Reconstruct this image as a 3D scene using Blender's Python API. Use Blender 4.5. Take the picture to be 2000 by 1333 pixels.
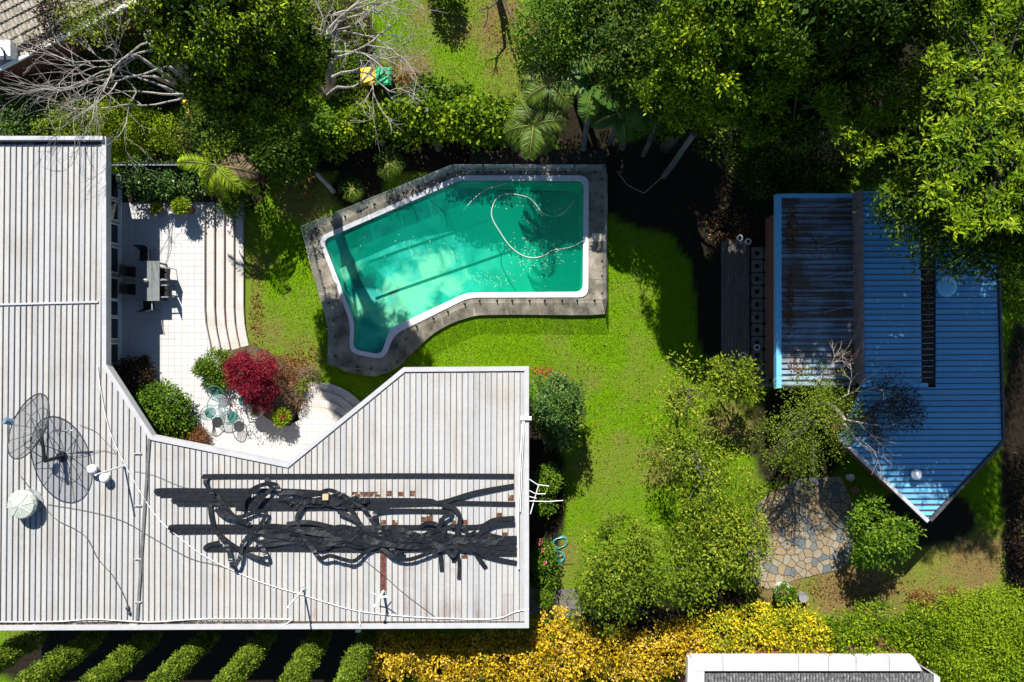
import bpy, math, random
import numpy as np
from mathutils import Vector, Matrix

# ------------------------------------------------------------------ scene, camera, light
for o in list(bpy.data.objects):
    bpy.data.objects.remove(o, do_unlink=True)
scene = bpy.context.scene
COL = scene.collection
H = 30.0                     # camera height above the lawn
PPM = 45.0                   # photo pixels per metre on the lawn
R = math.radians

cam_d = bpy.data.cameras.new('camera')
cam_d.sensor_width = 36.0
cam_d.lens = 36.0 * H / (2000.0 / PPM)
cam_d.clip_start = 0.1
cam_d.clip_end = 3000.0
cam = bpy.data.objects.new('camera', cam_d)
cam.location = (0, 0, H)
COL.objects.link(cam)
scene.camera = cam

SUN_EL = R(43.0)
SUN_AZ = math.atan2(-0.2, 0.98)          # measured from +Y towards +X
sun_dir = Vector((math.sin(SUN_AZ) * math.cos(SUN_EL), math.cos(SUN_AZ) * math.cos(SUN_EL), math.sin(SUN_EL)))
world = bpy.data.worlds.new('World')
scene.world = world
world.use_nodes = True
wn = world.node_tree
wn.nodes.clear()
sky = wn.nodes.new('ShaderNodeTexSky')
sky.sky_type = 'NISHITA'
sky.sun_disc = False
sky.sun_elevation = SUN_EL
sky.sun_rotation = SUN_AZ
sky.air_density = 0.9
sky.dust_density = 0.1
sky.ozone_density = 2.5
bg = wn.nodes.new('ShaderNodeBackground')
bg.inputs['Strength'].default_value = 0.068
wo = wn.nodes.new('ShaderNodeOutputWorld')
wn.links.new(sky.outputs[0], bg.inputs['Color'])
wn.links.new(bg.outputs[0], wo.inputs['Surface'])

sun_l = bpy.data.lights.new('sun', 'SUN')
sun_l.energy = 5.0
sun_l.angle = R(0.5)
sun_l.color = (1.0, 0.96, 0.9)
sun = bpy.data.objects.new('sun', sun_l)
sun.location = (-8, 40, 40)
sun.rotation_euler = (-sun_dir).to_track_quat('-Z', 'Y').to_euler()
COL.objects.link(sun)

scene.view_settings.view_transform = 'Standard'
scene.view_settings.look = 'None'
scene.view_settings.gamma = 1.0
scene.view_settings.use_curve_mapping = False
scene.view_settings.exposure = 1.05

# ------------------------------------------------------------------ helpers
ORG = {}
rnd = random.Random(7)
rng = np.random.default_rng(11)

def P(px, py, z=0.0):
    s = (H - z) / H / PPM
    return Vector(((px - 1000.0) * s, (666.5 - py) * s, z))

def P2(px, py, z=0.0):
    v = P(px, py, z)
    return (v.x, v.y)

def mpp(z=0.0):              # metres per photo pixel at height z
    return (H - z) / H / PPM

def tag(o, label, cat, group=None, kind=None):
    if label: o['label'] = label
    if cat: o['category'] = cat
    if group: o['group'] = group
    if kind: o['kind'] = kind
    return o

def thing(name, label, cat, loc=(0, 0, 0), group=None):
    o = bpy.data.objects.new(name, None)
    o.empty_display_size = 0.2
    o.location = loc
    COL.objects.link(o)
    ORG[o.name] = Vector(loc)
    return tag(o, label, cat, group)

class MB:
    def __init__(s):
        s.v = []; s.f = []; s.m = []
    def add(s, vs, fs, mi=0):
        n = len(s.v)
        s.v.extend([tuple(p) for p in vs])
        for f in fs:
            s.f.append([n + i for i in f]); s.m.append(mi)
        return s
    def box(s, x0, x1, y0, y1, z0, z1, mi=0):
        vs = [(x0,y0,z0),(x1,y0,z0),(x1,y1,z0),(x0,y1,z0),(x0,y0,z1),(x1,y0,z1),(x1,y1,z1),(x0,y1,z1)]
        return s.add(vs, [(3,2,1,0),(4,5,6,7),(0,1,5,4),(1,2,6,5),(2,3,7,6),(3,0,4,7)], mi)
    def bar(s, a, b, w, h, up=(0, 0, 1), mi=0):
        a = Vector(a); b = Vector(b); d = (b - a)
        if d.length < 1e-6: return s
        d.normalize(); up = Vector(up)
        sd = d.cross(up)
        if sd.length < 1e-4: sd = d.cross(Vector((1, 0, 0)))
        sd.normalize(); u = sd.cross(d).normalized()
        sd = sd * w / 2; u = u * h / 2
        vs = [a-sd-u, a+sd-u, a+sd+u, a-sd+u, b-sd-u, b+sd-u, b+sd+u, b-sd+u]
        return s.add(vs, [(0,1,2,3),(7,6,5,4),(4,5,1,0),(5,6,2,1),(6,7,3,2),(7,4,0,3)], mi)
    def tube(s, pts, r, n=6, mi=0, caps=True):
        pts = [Vector(p) for p in pts]
        k = len(pts)
        rs = r if isinstance(r, (list, tuple)) else [r] * k
        ref = None; vs = []
        for i, p in enumerate(pts):
            d = (pts[min(i+1, k-1)] - pts[max(i-1, 0)])
            if d.length < 1e-7: d = Vector((0, 0, 1))
            d.normalize()
            if ref is None:
                ref = Vector((0, 0, 1)) if abs(d.z) < .9 else Vector((1, 0, 0))
            e1 = (ref - d * ref.dot(d))
            if e1.length < 1e-4: e1 = d.orthogonal()
            e1.normalize(); e2 = d.cross(e1); ref = e1
            for j in range(n):
                a = 2 * math.pi * j / n
                vs.append(p + (e1 * math.cos(a) + e2 * math.sin(a)) * rs[i])
        fs = []
        for i in range(k - 1):
            for j in range(n):
                j2 = (j + 1) % n
                fs.append((i*n+j, i*n+j2, (i+1)*n+j2, (i+1)*n+j))
        if caps:
            fs.append(tuple(range(n-1, -1, -1))); fs.append(tuple((k-1)*n + j for j in range(n)))
        return s.add(vs, fs, mi)
    def lathe(s, c, prof, n=20, mi=0):
        c = Vector(c); vs = []; fs = []
        for (r, z) in prof:
            for j in range(n):
                a = 2 * math.pi * j / n
                vs.append((c.x + r*math.cos(a), c.y + r*math.sin(a), c.z + z))
        for i in range(len(prof) - 1):
            for j in range(n):
                j2 = (j + 1) % n
                fs.append((i*n+j, i*n+j2, (i+1)*n+j2, (i+1)*n+j))
        fs.append(tuple(range(n-1, -1, -1))); fs.append(tuple((len(prof)-1)*n + j for j in range(n)))
        return s.add(vs, fs, mi)
    def prism(s, poly, z0, z1, mi=0, side=None, bottom=True):
        n = len(poly)
        area = sum(poly[i][0]*poly[(i+1)%n][1] - poly[(i+1)%n][0]*poly[i][1] for i in range(n))
        if area < 0: poly = poly[::-1]
        vs = [(p[0], p[1], z0) for p in poly] + [(p[0], p[1], z1) for p in poly]
        s.add(vs, [tuple(range(n, 2*n))], mi)
        b = len(s.v) - 2*n
        for i in range(n):
            j = (i + 1) % n
            s.f.append([b+i, b+j, b+n+j, b+n+i]); s.m.append(mi if side is None else side)
        if bottom:
            s.f.append([b+i for i in range(n-1, -1, -1)]); s.m.append(mi)
        return s
    def ring(s, outer, inner, z0, z1, mi=0):
        """closed band between two polygons with the same number of points"""
        n = len(outer); b = len(s.v)
        for z in (z0, z1):
            s.v.extend([(p[0], p[1], z) for p in outer]); s.v.extend([(p[0], p[1], z) for p in inner])
        O0, I0, O1, I1 = b, b+n, b+2*n, b+3*n
        for i in range(n):
            j = (i+1) % n
            for f in ((O1+i, O1+j, I1+j, I1+i), (O0+i, O0+j, O1+j, O1+i), (I0+j, I0+i, I1+i, I1+j), (O0+j, O0+i, I0+i, I0+j)):
                s.f.append(list(f)); s.m.append(mi)
        return s
    def ribbon(s, pts, w, t=0.012, twist=None, mi=0):
        pts = [Vector(p) for p in pts]; k = len(pts); vs = []
        for i, p in enumerate(pts):
            d = (pts[min(i+1, k-1)] - pts[max(i-1, 0)]); d.normalize()
            sd = d.cross(Vector((0, 0, 1)))
            if sd.length < 1e-4: sd = Vector((1, 0, 0))
            sd.normalize(); u = sd.cross(d).normalized()
            a = twist[i] if twist is not None else 0.0
            s2 = sd * math.cos(a) + u * math.sin(a); u2 = u * math.cos(a) - sd * math.sin(a)
            s2 = s2 * w / 2; u2 = u2 * t / 2
            vs += [p - s2 - u2, p + s2 - u2, p + s2 + u2, p - s2 + u2]
        fs = []
        for i in range(k - 1):
            a = 4*i; b = a + 4
            for j in range(4):
                j2 = (j+1) % 4
                fs.append((a+j, a+j2, b+j2, b+j))
        fs += [(0, 1, 2, 3), (4*k-1, 4*k-2, 4*k-3, 4*k-4)]
        return s.add(vs, fs, mi)
    def build(s, name, mats, parent=None, loc=None, smooth=False):
        if not isinstance(mats, (list, tuple)): mats = [mats]
        if parent is None:
            if loc is None:
                a = np.array(s.v)
                loc = Vector(((a[:,0].min()+a[:,0].max())/2, (a[:,1].min()+a[:,1].max())/2, a[:,2].min()))
            org = Vector(loc)
        else:
            org = ORG[parent.name]
        me = bpy.data.meshes.new(name)
        me.from_pydata([(p[0]-org.x, p[1]-org.y, p[2]-org.z) for p in s.v], [], s.f)
        for m in mats: me.materials.append(m)
        if len(mats) > 1: me.polygons.foreach_set('material_index', s.m)
        if smooth: me.polygons.foreach_set('use_smooth', [True] * len(me.polygons))
        me.update()
        o = bpy.data.objects.new(name, me)
        COL.objects.link(o)
        if parent is None: o.location = org
        else: o.parent = parent
        ORG[o.name] = org
        return o

def copy_tree(o, parent=None):
    c = o.copy(); COL.objects.link(c); c.parent = parent
    ORG[c.name] = ORG.get(o.name, Vector((0, 0, 0)))
    for ch in list(o.children): copy_tree(ch, c)
    return c

def fillet(poly, r, n=5):
    out = []; k = len(poly)
    for i in range(k):
        p = Vector(poly[i]); a = Vector(poly[i-1]) - p; b = Vector(poly[(i+1) % k]) - p
        rr = min(r, a.length*.4, b.length*.4)
        p0 = p + a.normalized()*rr; p1 = p + b.normalized()*rr
        for j in range(n):
            t = j/(n-1)
            out.append(tuple(p0*(1-t)**2 + p*2*t*(1-t) + p1*t*t))
    return out

def clip_half(poly, a, b, c):
    """keep a*x+b*y<=c"""
    out = []; n = len(poly)
    for i in range(n):
        p = poly[i]; q = poly[(i+1) % n]
        dp = a*p[0]+b*p[1]-c; dq = a*q[0]+b*q[1]-c
        if dp <= 0: out.append(p)
        if (dp < 0 < dq) or (dq < 0 < dp):
            t = dp/(dp-dq); out.append((p[0]+(q[0]-p[0])*t, p[1]+(q[1]-p[1])*t))
    return out

def inpoly(x, y, poly):
    r = np.zeros(x.shape, bool); n = len(poly); j = n-1
    for i in range(n):
        xi, yi = poly[i]; xj, yj = poly[j]
        c = ((yi > y) != (yj > y)) & (x < (xj-xi)*(y-yi)/(yj-yi+1e-12)+xi)
        r ^= c; j = i
    return r

def vnoise(x, y, scale, seed=0):
    g = np.random.default_rng(seed).random((64, 64))
    u = x*scale; v = y*scale
    i = np.floor(u).astype(int); j = np.floor(v).astype(int)
    fu = u-i; fv = v-j; fu = fu*fu*(3-2*fu); fv = fv*fv*(3-2*fv)
    G = lambda a, b: g[a % 64, b % 64]
    return (G(i,j)*(1-fu)+G(i+1,j)*fu)*(1-fv)+(G(i,j+1)*(1-fu)+G(i+1,j+1)*fu)*fv

def smooth_path(pts, sub=6):
    pts = [Vector(p) for p in pts]; out = []
    k = len(pts)
    for i in range(k-1):
        p0 = pts[max(i-1,0)]; p1 = pts[i]; p2 = pts[i+1]; p3 = pts[min(i+2,k-1)]
        for j in range(sub):
            t = j/sub
            out.append(0.5*((2*p1)+(p2-p0)*t+(2*p0-5*p1+4*p2-p3)*t*t+(3*p1-p0-3*p2+p3)*t**3))
    out.append(pts[-1])
    return out

# ------------------------------------------------------------------ materials
def new_mat(name):
    m = bpy.data.materials.new(name); m.use_nodes = True
    nt = m.node_tree
    return m, nt, nt.nodes['Principled BSDF']

def c4(c): return (c[0], c[1], c[2], 1.0)

def add_ramp(nt, stops):
    r = nt.nodes.new('ShaderNodeValToRGB'); e = r.color_ramp.elements
    while len(e) < len(stops): e.new(0.5)
    for i, (p, c) in enumerate(stops):
        e[i].position = p; e[i].color = c4(c)
    return r

def noise_node(nt, scale, detail=5, stretch=None, rough=0.6):
    g = nt.nodes.new('ShaderNodeNewGeometry')
    n = nt.nodes.new('ShaderNodeTexNoise')
    n.inputs['Scale'].default_value = scale; n.inputs['Detail'].default_value = detail
    n.inputs['Roughness'].default_value = rough
    if stretch:
        mp = nt.nodes.new('ShaderNodeMapping'); mp.inputs['Scale'].default_value = stretch
        nt.links.new(g.outputs['Position'], mp.inputs['Vector']); nt.links.new(mp.outputs[0], n.inputs['Vector'])
    else:
        nt.links.new(g.outputs['Position'], n.inputs['Vector'])
    return n

def pmat(name, stops, scale=4.0, rough=0.7, bump=0.0, bscale=40.0, metal=0.0, spec=0.4, stretch=None, detail=6):
    m, nt, b = new_mat(name)
    if not isinstance(stops[0], (tuple, list)): stops = [(0.3, tuple(x*.82 for x in stops)), (0.7, stops)]
    n = noise_node(nt, scale, detail, stretch)
    r = add_ramp(nt, stops)
    nt.links.new(n.outputs['Fac'], r.inputs[0]); nt.links.new(r.outputs[0], b.inputs['Base Color'])
    b.inputs['Roughness'].default_value = rough; b.inputs['Metallic'].default_value = metal
    b.inputs['Specular IOR Level'].default_value = spec
    if bump:
        n2 = noise_node(nt, bscale, 4); bp = nt.nodes.new('ShaderNodeBump')
        bp.inputs['Strength'].default_value = bump; bp.inputs['Distance'].default_value = 0.03
        nt.links.new(n2.outputs['Fac'], bp.inputs['Height']); nt.links.new(bp.outputs[0], b.inputs['Normal'])
    return m

def leaf_mat(name, stops, rough=0.55, spec=0.1, trans=0.2):
    m, nt, b = new_mat(name)
    a = nt.nodes.new('ShaderNodeAttribute'); a.attribute_name = 'tint'
    r = add_ramp(nt, stops)
    nt.links.new(a.outputs['Fac'], r.inputs[0]); nt.links.new(r.outputs[0], b.inputs['Base Color'])
    b.inputs['Roughness'].default_value = rough; b.inputs['Specular IOR Level'].default_value = spec
    t = nt.nodes.new('ShaderNodeBsdfTranslucent'); mx = nt.nodes.new('ShaderNodeMixShader')
    nt.links.new(r.outputs[0], t.inputs['Color'])
    mx.inputs[0].default_value = trans
    out = nt.nodes['Material Output']
    nt.links.new(b.outputs[0], mx.inputs[1]); nt.links.new(t.outputs[0], mx.inputs[2]); nt.links.new(mx.outputs[0], out.inputs['Surface'])
    return m

M = {}
def schlick(nt, f0):
    lw = nt.nodes.new('ShaderNodeLayerWeight'); lw.inputs[0].default_value = .5
    p = nt.nodes.new('ShaderNodeMath'); p.operation = 'POWER'; p.inputs[1].default_value = 5.0
    m = nt.nodes.new('ShaderNodeMath'); m.operation = 'MULTIPLY_ADD'; m.inputs[1].default_value = 1-f0; m.inputs[2].default_value = f0
    nt.links.new(lw.outputs['Facing'], p.inputs[0]); nt.links.new(p.outputs[0], m.inputs[0])
    return m
# house roof: weathered white sheet metal with streaks running down the pans
def roof_mat(name, base, stain, streak_axis, amount=(0.52, 0.78), rough=0.5, rust=None):
    m, nt, b = new_mat(name)
    st = (9.0, 0.22, 1.0) if streak_axis == 'y' else (0.22, 9.0, 1.0)
    n1 = noise_node(nt, 1.0, 5, st); n2 = noise_node(nt, 0.6, 6)
    mul = nt.nodes.new('ShaderNodeMath'); mul.operation = 'MULTIPLY_ADD'; mul.inputs[1].default_value = 0.55; 
    mul2 = nt.nodes.new('ShaderNodeMath'); mul2.operation = 'MULTIPLY'; mul2.inputs[1].default_value = 0.5
    nt.links.new(n2.outputs['Fac'], mul2.inputs[0]); nt.links.new(n1.outputs['Fac'], mul.inputs[0]); nt.links.new(mul2.outputs[0], mul.inputs[2])
    r = add_ramp(nt, [(amount[0], base), (amount[1], stain)])
    nt.links.new(mul.outputs[0], r.inputs[0])
    n3 = noise_node(nt, 14.0, 4)
    r3 = add_ramp(nt, [(0.25, (0.86, 0.86, 0.86)), (0.6, (1, 1, 1))]); nt.links.new(n3.outputs['Fac'], r3.inputs[0])
    mx = nt.nodes.new('ShaderNodeMix'); mx.data_type = 'RGBA'; mx.blend_type = 'MULTIPLY'; mx.inputs[0].default_value = 1.0
    nt.links.new(r.outputs[0], mx.inputs[6]); nt.links.new(r3.outputs[0], mx.inputs[7])
    # every sheet has weathered a little differently
    oi = nt.nodes.new('ShaderNodeObjectInfo')
    r4 = add_ramp(nt, [(0.0, (0.84, 0.86, 0.9)), (0.5, (0.97, 0.97, 0.97)), (1.0, (1.0, 0.97, 0.92))]); nt.links.new(oi.outputs['Random'], r4.inputs[0])
    mx2 = nt.nodes.new('ShaderNodeMix'); mx2.data_type = 'RGBA'; mx2.blend_type = 'MULTIPLY'; mx2.inputs[0].default_value = 1.0
    nt.links.new(mx.outputs[2], mx2.inputs[6]); nt.links.new(r4.outputs[0], mx2.inputs[7])
    col = mx2.outputs[2]
    if rust:
        n5 = noise_node(nt, 5.0, 6); r5 = add_ramp(nt, [(0.38, (0, 0, 0)), (0.46, (1, 1, 1))]); nt.links.new(n5.outputs['Fac'], r5.inputs[0])
        n6 = noise_node(nt, 16.0, 5); r6 = add_ramp(nt, [(0.35, rust[0]), (0.65, rust[1])]); nt.links.new(n6.outputs['Fac'], r6.inputs[0])
        mx3 = nt.nodes.new('ShaderNodeMix'); mx3.data_type = 'RGBA'
        nt.links.new(r5.outputs[0], mx3.inputs[0]); nt.links.new(col, mx3.inputs[6]); nt.links.new(r6.outputs[0], mx3.inputs[7])
        col = mx3.outputs[2]
    nt.links.new(col, b.inputs['Base Color'])
    b.inputs['Roughness'].default_value = rough; b.inputs['Specular IOR Level'].default_value = 0.4
    return m
ROOFW = (0.41, 0.407, 0.395)
M['roof'] = roof_mat('roof_white_metal', ROOFW, (0.30, 0.26, 0.20), 'y', amount=(0.50, 0.80))
M['roof_rust'] = roof_mat('roof_rusted_metal', ROOFW, (0.40, 0.30, 0.2), 'y', rust=((0.045, 0.018, 0.008), (0.14, 0.055, 0.02)))
M['roof_streak'] = roof_mat('roof_streaked_metal', ROOFW, (0.2, 0.13, 0.09), 'y', amount=(0.46, 0.74))
M['rust_pan'] = pmat('rusted_pan', [(0.3, (0.03, 0.013, 0.011)), (0.5, (0.10, 0.022, 0.015)), (0.75, (0.2, 0.08, 0.055))], 7, 0.8)
M['seam'] = pmat('seam_grey', [(0.3, (0.08, 0.08, 0.08)), (0.7, (0.15, 0.147, 0.14))], 5, 0.6, stretch=(1, 1, 1))
M['cap'] = pmat('capping_white', [(0.25, (0.34, 0.34, 0.345)), (0.6, (0.40, 0.40, 0.402))], 2.5, 0.45)
M['gutter_dirt'] = pmat('gutter_dirt', [(0.35, (0.03, 0.02, 0.012)), (0.55, (0.12, 0.08, 0.05)), (0.72, (0.4, 0.36, 0.3))], 3.5, 0.9, 0.5)
M['shed_roof'] = roof_mat('shed_roof_shade_blue', (0.15, 0.46, 0.70), (0.12, 0.30, 0.45), 'x', amount=(0.55, 0.85), rough=0.38)  # white shed metal: its blue shade is put into these base colours
M['shed_dirty'] = roof_mat('shed_roof_dirty', (0.25, 0.38, 0.48), (0.12, 0.08, 0.05), 'x', amount=(0.44, 0.58), rough=0.6)
M['shed_seam'] = pmat('shed_seam', [(0.3, (0.03, 0.03, 0.035)), (0.7, (0.09, 0.09, 0.095))], 5, 0.6)
M['fascia'] = pmat('fascia_brown', [(0.3, (0.13, 0.085, 0.075)), (0.7, (0.24, 0.18, 0.165))], 4, 0.7)
M['litter'] = pmat('valley_litter', [(0.3, (0.012, 0.009, 0.006)), (0.6, (0.05, 0.035, 0.02)), (0.8, (0.12, 0.08, 0.04))], 14, 0.95, 0.8, 60)
M['brick'] = pmat('brick_cream', [(0.3, (0.3, 0.25, 0.2)), (0.7, (0.42, 0.37, 0.3))], 9, 0.85, 0.3, 30)
M['brick_red'] = pmat('brick_red', [(0.3, (0.17, 0.06, 0.04)), (0.7, (0.28, 0.11, 0.08))], 9, 0.85, 0.3, 30)
M['frame_white'] = pmat('window_frame_paint', (0.6, 0.62, 0.63), 5, 0.4)
def glass_pane(name, col):
    m, nt, b = new_mat(name)
    b.inputs['Base Color'].default_value = c4(col); b.inputs['Roughness'].default_value = 0.05; b.inputs['Specular IOR Level'].default_value = 0.6
    n = noise_node(nt, 1.5, 2); bp = nt.nodes.new('ShaderNodeBump'); bp.inputs['Strength'].default_value = 0.02
    nt.links.new(n.outputs['Fac'], bp.inputs['Height']); nt.links.new(bp.outputs[0], b.inputs['Normal'])
    return m
M['pane'] = glass_pane('window_pane', (0.015, 0.02, 0.025))
M['tile'] = pmat('patio_tile', [(0.3, (0.42, 0.413, 0.395)), (0.55, (0.46, 0.455, 0.445)), (0.75, (0.43, 0.415, 0.385))], 1.3, 0.5, 0.05)
M['grout'] = pmat('patio_grout', [(0.3, (0.27, 0.25, 0.22)), (0.7, (0.36, 0.34, 0.31))], 3, 0.9)
M['step_edge_shade'] = pmat('step_shade_brown', [(0.3, (0.15, 0.095, 0.065)), (0.7, (0.27, 0.18, 0.13))], 8, 0.7)  # brown risers and edge strips paint the shade lines of the steps
M['concrete'] = pmat('pool_deck_concrete', [(0.3, (0.06, 0.055, 0.042)), (0.47, (0.165, 0.143, 0.108)), (0.7, (0.30, 0.263, 0.205))], 1.6, 0.9, 0.3, 50)
M['concrete_dark'] = pmat('path_concrete_dark', [(0.25, (0.05, 0.045, 0.04)), (0.7, (0.16, 0.145, 0.125))], 1.6, 0.9, 0.3, 50)
M['coping'] = pmat('pool_coping_white', [(0.3, (0.48, 0.47, 0.48)), (0.6, (0.56, 0.55, 0.56))], 2.2, 0.4)
M['black_rubber'] = pmat('black_rubber', [(0.3, (0.006, 0.0065, 0.007)), (0.7, (0.017, 0.018, 0.019))], 6, 0.38, 0.25, 24, spec=0.5)
M['white_pipe'] = pmat('white_pipe', (0.72, 0.71, 0.68), 6, 0.35)
M['grey_metal'] = pmat('galvanised_metal', (0.32, 0.34, 0.35), 6, 0.4, metal=0.3)
M['dark_metal'] = pmat('dark_metal', (0.02, 0.021, 0.023), 8, 0.45)
M['cable'] = pmat('cable_dark', (0.045, 0.045, 0.05), 8, 0.6)
M['white_plastic'] = pmat('white_plastic', (0.75, 0.76, 0.77), 5, 0.35)
M['feed'] = pmat('feed_horn_blue', (0.12, 0.2, 0.27), 6, 0.4)
M['vent_green'] = pmat('vent_dome', [(0.3, (0.3, 0.33, 0.28)), (0.7, (0.42, 0.45, 0.38))], 6, 0.4)
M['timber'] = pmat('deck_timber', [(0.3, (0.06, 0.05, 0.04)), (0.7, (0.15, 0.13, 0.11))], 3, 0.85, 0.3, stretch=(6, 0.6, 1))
M['bark'] = pmat('bark_grey', [(0.3, (0.03, 0.025, 0.02)), (0.7, (0.10, 0.088, 0.072))], 6, 0.9, 0.6, 25)
M['bark_pale'] = pmat('bark_pale', [(0.3, (0.20, 0.17, 0.14)), (0.7, (0.42, 0.38, 0.33))], 6, 0.85, 0.4, 25)
M['palm_trunk'] = pmat('palm_trunk', [(0.3, (0.05, 0.047, 0.042)), (0.7, (0.16, 0.155, 0.14))], 5, 0.9, 0.5, 25)
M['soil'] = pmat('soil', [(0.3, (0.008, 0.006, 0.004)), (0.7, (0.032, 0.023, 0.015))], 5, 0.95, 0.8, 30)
M['mulch'] = pmat('mulch', [(0.3, (0.03, 0.022, 0.012)), (0.55, (0.10, 0.07, 0.035)), (0.75, (0.15, 0.11, 0.06))], 9, 0.95, 0.8, 40)
M['terracotta'] = pmat('terracotta', (0.3, 0.13, 0.08), 5, 0.8)
M['pot_white'] = pmat('pot_white', [(0.3, (0.5, 0.47, 0.42)), (0.7, (0.66, 0.63, 0.58))], 5, 0.6)
M['pot_grey'] = pmat('pot_grey', (0.22, 0.22, 0.22), 5, 0.7)
M['bin_body'] = pmat('bin_body', (0.012, 0.03, 0.022), 5, 0.5)
M['bin_yellow'] = pmat('bin_lid_yellow', [(0.3, (0.62, 0.36, 0.01)), (0.7, (0.75, 0.50, 0.015))], 7, 0.45)
M['bin_green'] = pmat('bin_lid_green', [(0.3, (0.0, 0.26, 0.09)), (0.7, (0.01, 0.42, 0.15))], 7, 0.45)
M['teal_iron'] = pmat('teal_iron', [(0.3, (0.025, 0.11, 0.095)), (0.7, (0.055, 0.17, 0.15))], 8, 0.5)
M['hose_white'] = pmat('pool_hose', (0.42, 0.5, 0.43), 8, 0.5)
M['hose_teal'] = pmat('garden_hose_teal', (0.03, 0.32, 0.36), 8, 0.4)
M['table_stone'] = pmat('table_top_grey', (0.17, 0.185, 0.185), 5, 0.35)
M['sling'] = pmat('chair_sling_black', (0.012, 0.012, 0.013), 20, 0.8)
M['neigh_tile'] = pmat('old_roof_tile', [(0.25, (0.10, 0.085, 0.06)), (0.5, (0.26, 0.23, 0.18)), (0.75, (0.36, 0.33, 0.27))], 5, 0.9, 0.3)
M['neigh_grey'] = pmat('weathered_grey_sheet', [(0.3, (0.04, 0.04, 0.04)), (0.52, (0.14, 0.14, 0.135)), (0.75, (0.42, 0.42, 0.4))], 6, 0.8, stretch=(1.5, 1, 1))
M['parapet'] = pmat('white_render', [(0.3, (0.40, 0.40, 0.39)), (0.7, (0.48, 0.48, 0.475))], 2, 0.6)
M['skimmer'] = pmat('skimmer_lid', (0.6, 0.53, 0.38), 6, 0.6)
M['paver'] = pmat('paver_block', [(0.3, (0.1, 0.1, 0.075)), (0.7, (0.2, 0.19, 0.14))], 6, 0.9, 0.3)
M['tan_wood'] = pmat('bare_wood', (0.5, 0.36, 0.22), 8, 0.7)

# leaves
GREEN = lambda a, b, c: [(0.0, a), (0.55, b), (1.0, c)]
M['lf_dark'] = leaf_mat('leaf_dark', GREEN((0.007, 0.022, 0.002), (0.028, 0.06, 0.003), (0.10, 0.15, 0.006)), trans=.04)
M['lf_ever'] = leaf_mat('leaf_evergreen', GREEN((0.007, 0.02, 0.001), (0.03, 0.065, 0.002), (0.25, 0.33, 0.004)), trans=.03)
M['lf_mid'] = leaf_mat('leaf_mid', GREEN((0.018, 0.05, 0.004), (0.065, 0.135, 0.007), (0.17, 0.25, 0.015)), trans=.15)
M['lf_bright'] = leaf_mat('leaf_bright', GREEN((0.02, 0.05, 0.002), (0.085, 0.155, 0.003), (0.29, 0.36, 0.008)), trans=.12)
M['lf_hedge'] = leaf_mat('leaf_hedge', GREEN((0.06, 0.11, 0.005), (0.17, 0.26, 0.006), (0.31, 0.36, 0.012)))
M['lf_olive'] = leaf_mat('leaf_olive', GREEN((0.04, 0.075, 0.006), (0.12, 0.175, 0.008), (0.30, 0.33, 0.025)), rough=0.5, spec=0.12, trans=.2)
M['lf_gloss'] = leaf_mat('leaf_gloss', GREEN((0.02, 0.055, 0.012), (0.04, 0.09, 0.014), (0.10, 0.17, 0.025)), rough=0.42, spec=0.2, trans=0.1)
M['lf_yellow'] = leaf_mat('leaf_yellow', [(0.0, (0.06, 0.09, 0.008)), (0.2, (0.2, 0.11, 0.008)), (0.5, (0.42, 0.27, 0.008)), (0.8, (0.55, 0.39, 0.01)), (1.0, (0.6, 0.42, 0.08))])
M['lf_yg'] = leaf_mat('leaf_yellow_green', [(0.0, (0.08, 0.13, 0.006)), (0.5, (0.2, 0.24, 0.01)), (0.8, (0.5, 0.4, 0.012)), (1.0, (0.6, 0.45, 0.02))])
M['lf_red'] = leaf_mat('leaf_red', [(0.0, (0.05, 0.003, 0.01)), (0.6, (0.2, 0.008, 0.024)), (1.0, (0.33, 0.02, 0.035))])
M['lf_purple'] = leaf_mat('leaf_purple', [(0.0, (0.015, 0.008, 0.007)), (0.6, (0.04, 0.022, 0.014)), (1.0, (0.06, 0.08, 0.02))])
M['lf_dry'] = leaf_mat('leaf_dry', [(0.0, (0.08, 0.05, 0.03)), (0.5, (0.2, 0.13, 0.08)), (1.0, (0.34, 0.27, 0.17))])
M['lf_orange'] = leaf_mat('leaf_orange', [(0.0, (0.07, 0.03, 0.012)), (0.5, (0.18, 0.07, 0.022)), (1.0, (0.27, 0.15, 0.06))])
M['lf_cypress'] = leaf_mat('leaf_cypress', GREEN((0.025, 0.055, 0.005), (0.09, 0.145, 0.008), (0.21, 0.26, 0.02)), trans=.1)
M['lf_palm'] = leaf_mat('leaf_palm', GREEN((0.025, 0.06, 0.005), (0.06, 0.11, 0.006), (0.17, 0.22, 0.012)), rough=0.5, spec=0.25)
M['lf_banana'] = leaf_mat('leaf_banana', GREEN((0.03, 0.08, 0.012), (0.07, 0.15, 0.014), (0.32, 0.33, 0.015)), rough=0.45, spec=0.3)
M['lf_pale'] = leaf_mat('speck_pale', [(0.0, (0.35, 0.5, 0.3)), (1.0, (0.6, 0.7, 0.5))])
M['fl_red'] = leaf_mat('petal_red', [(0.0, (0.3, 0.02, 0.015)), (1.0, (0.45, 0.06, 0.05))])
M['fl_pink'] = leaf_mat('petal_pink', [(0.0, (0.5, 0.03, 0.12)), (1.0, (0.75, 0.3, 0.36))])
M['grass'] = leaf_mat('grass_blade', [(0.0, (0.03, 0.085, 0.001)), (0.3, (0.105, 0.22, 0.001)), (0.6, (0.22, 0.34, 0.003)), (0.82, (0.30, 0.25, 0.03)), (1.0, (0.34, 0.21, 0.075))], rough=0.6, spec=0.2, trans=0.3)

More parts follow.
